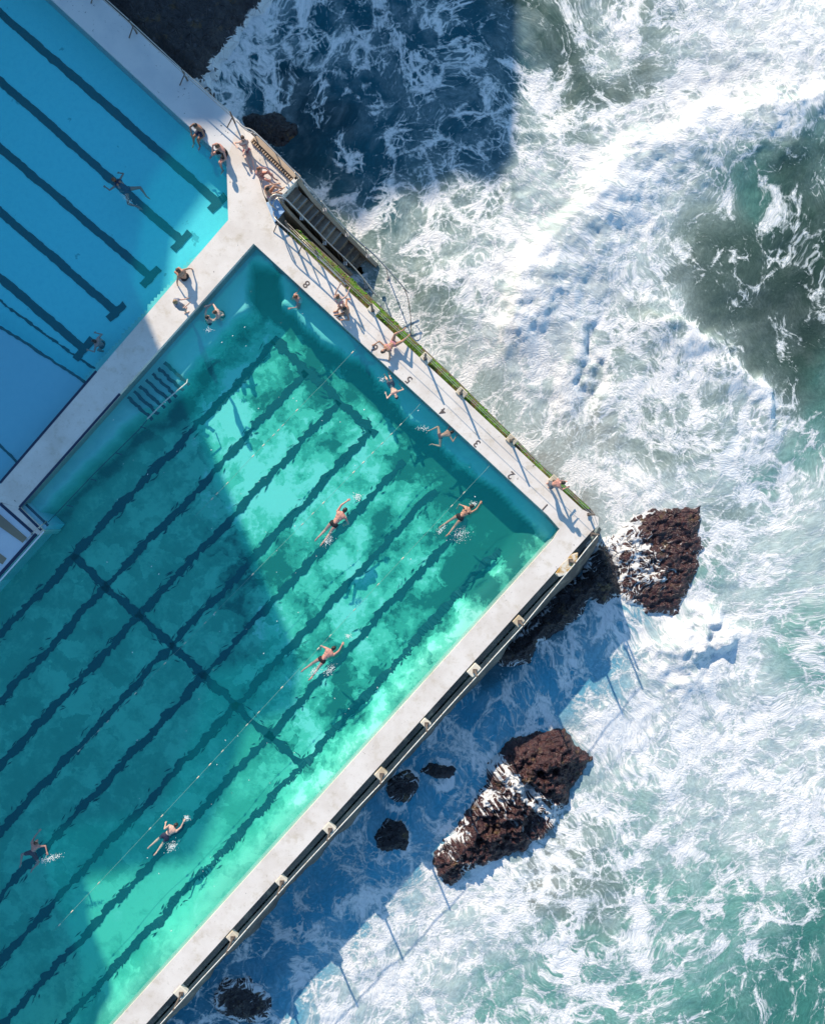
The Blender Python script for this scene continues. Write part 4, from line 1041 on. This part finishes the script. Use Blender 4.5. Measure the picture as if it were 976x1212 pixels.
        b.cap(heel - td * .045, heel + td * .10, .032, .034, 8); b.cap(heel + td * .09 - (an - kn).normalized().cross(td) * .02, heel + td * .165 - (an - kn).normalized().cross(td) * .015, .026, .015, 8)
        b.cap(heel + td * .09 + (an - kn).normalized().cross(td) * .02, heel + td * .15 + (an - kn).normalized().cross(td) * .02, .026, .014, 8)
        if cloth[0] in ('shorts', 'shirt'):
            cl.cap(hp, hp.lerp(kn, .52), .108, .092, 12)
        elif cloth[0] in ('briefs', 'bikini', 'swimsuit'):
            cl.cap(hp - rp_ * sd * .03, hp.lerp(kn, .06), .098, .094, 12)
    if female and cloth[0] in ('bikini', 'swimsuit'):
        for sx in (-1, 1): b.ell(ch + right * sx * .07 + front * .085 - spine * .03, (.055, .055, .055))
    cl.cap(pel - rp_ * .062, pel + rp_ * .062, .119 if not female else .124, .119 if not female else .124, 12)
    if cloth[0] in ('shorts', 'shirt'): cl.cap(pel, pel.lerp(waist, .6), .124, .112, 12)
    if cloth[0] in ('swimsuit', 'shirt'):
        e = .014 if cloth[0] == 'swimsuit' else .026
        cl.cap(pel, waist, .118 + e, .09 + e, 12); cl.cap(waist - right * .03, waist + right * .03, .094 + e, .094 + e, 12); cl.cap(waist, ch, .10 + e, .12 + e, 12)
        cl.cap(ch - right * .085, ch + right * .085, .105 + e, .105 + e, 12)
        for sx in (-1, 1): cl.cap(ch + right * sx * .085, ch + right * sx * .10 + spine * .10, .05 + e, .035 + e, 8)
    rz = Matrix.Rotation(heading, 4, 'Z'); T = tilt or Matrix.Identity(4)
    def fin(mb, name, mat, par, vox, sm):
        mb.v = [p * s for p in mb.v]
        o = mb.build(name, mat, par, True)
        r = o.modifiers.new('remesh', 'REMESH'); r.mode = 'VOXEL'; r.voxel_size = vox; r.use_smooth_shade = True
        q = o.modifiers.new('smooth', 'SMOOTH'); q.factor = .5; q.iterations = sm
        return o
    root = fin(b, 'person', sk, None, .0095, 3)
    root.location = pos; root.rotation_euler = (T @ Matrix.Identity(4)).to_euler() if tilt else (0, 0, heading)
    tag(root, label, 'person', group)
    hm = MB(); hm.ell(hd + H3 @ Vector((0, -.022, .034)), (.084, .096, .100), H3, 16, 12)
    hm.ell(hd + H3 @ Vector((0, -.05, -.01)), (.078, .064, .075), H3)
    if hairlen > 0:
        bk = hd + H3 @ Vector((0, -.07, -.03)); dn = (bk.lerp(ch, hairlen) - bk) - front * .03 * 1
        hm.cap(bk, bk + dn - front * .05, .07, .045, 10); hm.cap(bk + hx * .04, bk + hx * .05 + dn * .8 - front * .03, .045, .03, 8); hm.cap(bk - hx * .04, bk - hx * .05 + dn * .8 - front * .03, .045, .03, 8)
    fin(hm, 'hair', HR[hair], root, .012, 1)
    fin(cl, {'shorts': 'swim_shorts', 'briefs': 'swim_briefs', 'swimsuit': 'swimsuit', 'bikini': 'bikini_bottom', 'shirt': 'beach_dress'}[cloth[0]], CL[cloth[1]], root, .012, 2)
    if cloth[0] == 'bikini':
        t2 = MB(); t2.cap(ch - right * .088 - spine * .04, ch + right * .088 - spine * .04, .128, .128, 12, sq=(spine, .38)); fin(t2, 'bikini_top', CL[cloth[1]], root, .012, 1)
    for sx in (-1, 1):
        e = MB(); e.ell((hd + H3 @ Vector((sx * .030, .085, .012))) * s, (.012, .008, .008), H3, 8, 6); e.build('eye', EYE, root, True)
    return root
def hd2(dx, dy):
    """heading whose local +y points along the photo direction (dx right, dy down)"""
    return math.atan2(-dy, dx) - math.pi / 2

# poses ---------------------------------------------------------------
def crawl(arm='L', kick=.08, lo=-.30, headturn=.0):
    o = {'pel': (0, 0, -.02), 'chest': (0, .42, .015), 'head': (.0, .66, .02), 'face': (headturn, .45, -1), 'keep': 1, 'pkL': (0, 0, -1), 'pkR': (0, 0, -1), 'toe': (0, -1, -.3),
         'fL': (-.10 - kick, -.78, -.06), 'fR': (.10 + kick * .8, -.80, -.02), 'palm': (0, 0, -1)}
    a, c = ('L', 'R') if arm == 'L' else ('R', 'L'); sx = -1 if arm == 'L' else 1
    o['h' + a] = (sx * .15, .98, .05); o['pe' + a] = (sx, 0, .3)
    o['h' + c] = (-sx * .34, .20, lo); o['pe' + c] = (-sx, .3, .5)
    return o
breast = {'pel': (0, 0, -.1), 'chest': (0, .42, .0), 'head': (0, .62, .10), 'face': (0, 1, .05), 'keep': 1, 'hL': (-.50, .62, -.12), 'hR': (.50, .62, -.12), 'peL': (-1, 0, 0), 'peR': (1, 0, 0),
          'fL': (-.28, -.70, -.2), 'fR': (.28, -.70, -.2), 'pkL': (-1, 0, -.2), 'pkR': (1, 0, -.2), 'toe': (0, -1, -.2), 'palm': (0, 0, -1)}
sit_edge = {'chest': (0, .06, .42), 'head': (0, .14, .68), 'face': (0, 1, -.35), 'hL': (-.22, .36, .12), 'hR': (.22, .36, .12), 'peL': (-1, -.4, 0), 'peR': (1, -.4, 0),
            'fL': (-.13, .50, -.42), 'fR': (.15, .54, -.42), 'pkL': (0, 1, 1), 'pkR': (0, 1, 1), 'toe': (0, 1, -.5)}
sit_floor = {'chest': (0, -.04, .42), 'head': (0, .04, .68), 'face': (0, 1, -.2), 'hL': (-.16, .44, .30), 'hR': (.16, .44, .30), 'peL': (-1, -.2, -.2), 'peR': (1, -.2, -.2),
             'fL': (-.12, .58, -.06), 'fR': (.12, .58, -.06), 'pkL': (-.2, .3, 1), 'pkR': (.2, .3, 1), 'toe': (0, 1, 0)}
stand = {'chest': (0, .02, .43), 'head': (0, .05, .69), 'face': (0, 1, -.1), 'hL': (-.26, .02, -.08), 'hR': (.26, .02, -.08), 'peL': (-.3, -1, 0), 'peR': (.3, -1, 0),
         'fL': (-.10, .0, -.84), 'fR': (.10, .02, -.84), 'pkL': (0, 1, 0), 'pkR': (0, 1, 0), 'toe': (0, 1, -.05), 'palm': (0, 1, 0)}
tread = {'chest': (0, .08, .38), 'head': (0, .13, .63), 'face': (0, 1, .0), 'hL': (-.50, .36, .32), 'hR': (.50, .36, .32), 'peL': (-.5, -1, -.3), 'peR': (.5, -1, -.3),
         'fL': (-.18, .05, -.70), 'fR': (.18, .15, -.66), 'pkL': (-.5, 1, .3), 'pkR': (.5, 1, .3), 'toe': (0, 1, -.6)}
def v(base, **k): d = dict(base); d.update(k); return d
W = W_BIG
person('muscular man in small black trunks swimming crawl in the middle of the large pool', P(395, 620, W), hd2(26, -32), crawl('L', .04), 'red', 'dark', 0, ('briefs', 'black'), 1.13)
person('woman in a dark two-piece swimming crawl along the rope nearest the far corner', P(544, 612, W), hd2(22, -20), crawl('R', .13), 'tan', 'dark', 0, ('bikini', 'black'), 1.02, True)
person('man in black trunks swimming crawl near the long sea wall walkway', P(381, 781, W), hd2(24, -24), crawl('R', .13), 'red', 'dark', 0, ('briefs', 'black'), 1.06)
person('man in navy shorts swimming crawl beside the rope, lower in the large pool', P(196, 990, W), hd2(20, -22), v(crawl('R', .10), hL=(-.36, .42, .05), peL=(-1, -.4, .6)), 'pale', 'dark', 0, ('shorts', 'navy'), 1.0)
person('swimmer in maroon trunks at the lower left edge of the large pool, arms spread', P(37, 1011, W - .03), hd2(12, -26), v(breast, hL=(-.12, 1.0, -.05), hR=(.60, .42, .10), peR=(1, .4, .2)), 'red', 'brown', 0, ('shorts', 'maroon'), .98)
person('swimmer doing breaststroke along a dark lane line in the shaded upper pool', P(150, 224, W_UP - .10), hd2(-30, -22), v(breast, hL=(-.42, .80, -.1), hR=(.38, .72, -.15)), 'brown', 'red', 0, ('swimsuit', 'navy'), 1.05, True)
person('bather with only head and shoulders out of the shaded upper pool, beside the walkway', P(121, 408, W_UP - .62), hd2(-20, -6), v(tread, hL=(-.4, .4, .2), hR=(.4, .3, .2)), 'red', 'dark', 0, ('briefs', 'black'), 1.0)
person('pale man in the large pool holding both hands of a companion, upper of the pair', P(263, 372, W - .40), hd2(-14, 4), v(tread, hL=(-.10, .60, .28), hR=(.42, .45, .40), chest=(0, .12, .38), head=(0, .2, .62)), 'pale', 'brown', 0, ('briefs', 'black'), 1.0, False, 'pair holding hands in the pool')
person('dark haired bather being held in the water, lower of the pair', P(247, 381, W - .55), hd2(10, -8), v(tread, hL=(-.36, .55, .50), hR=(.30, .62, .52)), 'pale', 'dark', 0, ('briefs', 'black'), .98, False, 'pair holding hands in the pool')
person('auburn haired bather with splashing water at the upper corner of the deck edge', P(354, 354, W - .42), hd2(-12, 6), v(tread, hL=(-.3, .5, .36), hR=(.36, -.3, .36)), 'red', 'red', .3, ('bikini', 'white'), .95, True)
person('bather floating on the back at the pool edge below the lying sunbather', P(463, 456, W - .06), hd2(-6, -14) , {'pel': (0, 0, -.08), 'chest': (0, -.38, .02), 'head': (0, -.62, .06), 'face': (0, .35, 1), 'right': (-1, 0, 0), 'keep': 1, 'hL': (.42, -.2, -.02), 'hR': (-.42, -.3, -.02), 'peL': (1, 0, 0), 'peR': (-1, 0, 0), 'fL': (.12, .55, -.05), 'fR': (-.10, .58, -.12), 'pkL': (0, 0, 1), 'pkR': (0, 0, 1), 'toe': (0, .4, 1), 'palm': (0, 0, 1)}, 'pale', 'dark', 0, ('shorts', 'grey'), .85)
person('bather turning at the pool wall with both hands reaching for the deck edge', P(521, 516, W - .10), hd2(12, -4), v(breast, hL=(-.15, .82, .08), hR=(.3, .7, .05), fL=(-.45, -.35, -.12), fR=(.25, -.5, -.3)), 'tan', 'dark', 0, ('briefs', 'maroon'), .85)
# on the decks
person('bare-backed man seated on the shaded pool edge, further from the stairs', P(238, 154, .11), hd2(-14, 22), sit_edge, 'brown', 'dark', 0, ('shorts', 'navy'), 1.0, False, 'two men seated on the upper pool edge')
person('broad bare-backed man seated on the upper pool edge nearest its corner, in dark shorts', P(265, 179, .11), hd2(-22, 20), v(sit_edge, fL=(-.34, .50, -.40), fR=(.40, .40, -.42), hL=(-.30, .34, .10)), 'red', 'brown', 0, ('shorts', 'black'), 1.08, False, 'two men seated on the upper pool edge')
person('woman in a rose bikini seated at the head of the stair landing', P(292, 178, .10), hd2(6, 22), v(sit_floor, chest=(0, -.20, .38), head=(-.02, -.26, .62), fL=(-.10, .78, -.06), fR=(.06, .72, -.04), hL=(.10, .25, .40), hR=(.34, -.1, .45)), 'pale', 'brown', .5, ('bikini', 'rose'), .98, True, 'people seated by the stair landing')
person('auburn haired woman seated facing the sea in the middle of the landing step', P(309, 207, .10), hd2(18, 8), sit_floor, 'red', 'red', .5, ('bikini', 'rose'), .95, True, 'people seated by the stair landing')
person('dark haired person seated beside the curled end of the handrail', P(319, 230, .10), hd2(18, -6), v(sit_floor, hL=(-.12, .50, .52), hR=(.14, .5, .42)), 'tan', 'dark', .3, ('briefs', 'pink'), .95, False, 'people seated by the stair landing')
person('long haired woman seated on the dividing walkway with her back to the large pool', P(219, 328, .10), hd2(-16, -14), v(sit_edge, hL=(-.42, .04, .0), hR=(.42, .04, .0), fL=(-.1, .48, -.40), fR=(.12, .5, -.4)), 'tan', 'brown', .7, ('bikini', 'black'), 1.05, True)
person('fair haired woman in a loose dress standing on the dividing walkway', P(212, 362, .87), hd2(20, -8), v(stand, hL=(-.05, .45, .35), hR=(.15, .42, .25)), 'pale', 'fair', .3, ('shirt', 'pattern'), .98, True)
person('auburn haired woman standing on the deck and reaching one arm towards the stair rail', P(401, 356, .84), hd2(6, -14), v(stand, hL=(-.10, .52, .75), hR=(.30, .50, .55), peL=(-1, 0, 0)), 'pale', 'red', .4, ('bikini', 'pink'), .94, True, 'couple beside the railing')
person('bare-chested person sitting cross-legged on the deck over the painted numeral 7, arm raised', P(410, 369, .10), hd2(-16, 2), v(sit_floor, hL=(-.45, .15, .5), hR=(.40, -.2, .62), fL=(-.05, .40, -.06), fR=(.1, .42, -.05)), 'tan', 'dark', 0, ('shorts', 'grey'), .95, False, 'couple beside the railing')
person('woman in a pink bikini sunbathing on the deck with knees drawn up', P(466, 406, .26), hd2(20, -18), {'pel': (0, 0, .0), 'chest': (0, -.36, .12), 'head': (-.02, -.58, .22), 'face': (-.2, .5, .8), 'right': (1, 0, 0), 'keep': 1, 'hL': (-.50, -.66, .10), 'hR': (.40, -.66, -.30), 'peL': (-1, 0, .3), 'peR': (1, 0, -.3), 'fL': (-.14, .62, .12), 'fR': (.20, .58, .05), 'pkL': (-.3, 0, 1), 'pkR': (.3, 0, 1), 'toe': (0, 1, .2), 'palm': (0, 0, -1)}, 'tan', 'brown', .4, ('bikini', 'pink'), .98, True)
person('person in dark shorts leaning out at the outer railing near the far corner', P(652, 574, .80), hd2(14, -4), v(stand, chest=(.02, .26, .34), head=(.05, .46, .50), face=(.2, 1, -.5), hL=(.0, .60, -.0), hR=(.30, .62, .05)), 'red', 'dark', 0, ('shorts', 'grey'), .94)

# towels
def towel(label, poly, mat, z=.003):
    a_ = px(poly, z); b = MB(); n_ = 14; m_ = 22
    A, B_, C_, D_ = [Vector((*p, 0)) for p in a_]; vv = []
    for i in range(n_ + 1):
        for j in range(m_ + 1):
            q = A.lerp(B_, i / n_).lerp(D_.lerp(C_, i / n_), j / m_); q.z = z + .012 + .035 * vnoise(q.x * 7, q.y * 7, 3); vv.append(q)
    b.add(vv, [(i * (m_ + 1) + j, (i + 1) * (m_ + 1) + j, (i + 1) * (m_ + 1) + j + 1, i * (m_ + 1) + j + 1) for i in range(n_) for j in range(m_)])
    o = b.build('towel', mat, None, True); md = o.modifiers.new('solid', 'SOLIDIFY'); md.thickness = .012; md.offset = -1
    tag(o, label, 'towel')
towel('pale blue towel hanging on the deck edge behind the curled handrail end', [(315,240), (328,235), (337,250), (325,264)], plain('pale_blue_towel', (.42, .60, .80), .9))

# froth thrown up by the swimmers
fr_m = M('splash_froth'); fr_m = fr_m.pbr((.85, .88, .86), .5)
for (x, y, w_, h_, n_, ang) in ((423,588,5,4,26,0),(388,640,8,5,18,-45),(545,633,10,8,26,-20),(560,597,4,3,14,0),(521,628,7,3,14,-40),(412,753,4,3,10,0),(372,795,7,4,18,-45),(390,793,8,4,20,-40),(204,1002,7,5,22,-40),(221,968,4,3,12,0),
        (60,1016,14,4,30,-20),(368,340,12,4,26,25),(247,391,5,3,8,0),(500,507,8,3,12,5),(452,449,4,3,8,0),(150,235,12,3,10,40),(476,444,5,3,8,0)):
    b = MB(); rr = random.Random(int(x)); c_, s_ = math.cos(R(ang)), math.sin(R(ang)); zz = W_BIG if y > 300 or x > 300 else W_UP
    for k in range(n_ * 7):
        u, q = rr.gauss(0, w_ * .5), rr.gauss(0, h_ * .5); r_ = rr.uniform(.004, .013)
        b.ell(P(x + u * c_ - q * s_, y + u * s_ + q * c_, zz + .004), (r_ * rr.uniform(1, 2), r_, .018), Matrix.Rotation(rr.uniform(0, 3), 3, 'Z'), 8, 5)
    tag(b.build('splash', fr_m, None, True), kind='stuff')
b = MB(); rr = random.Random(99)
for k in range(150):
    x, y = rr.uniform(120, 640), rr.uniform(300, 1150)
    if poly_sd(np.array([x]), np.array([y]), BIG)[0] < 12: continue
    r_ = rr.uniform(.008, .022); b.ell(P(x, y, W_BIG + .003), (r_ * rr.uniform(1, 2.2), r_, .008), Matrix.Rotation(rr.uniform(0, 3), 3, 'Z'), 6, 4)
tag(b.build('froth_flecks', fr_m, None, True), kind='stuff')
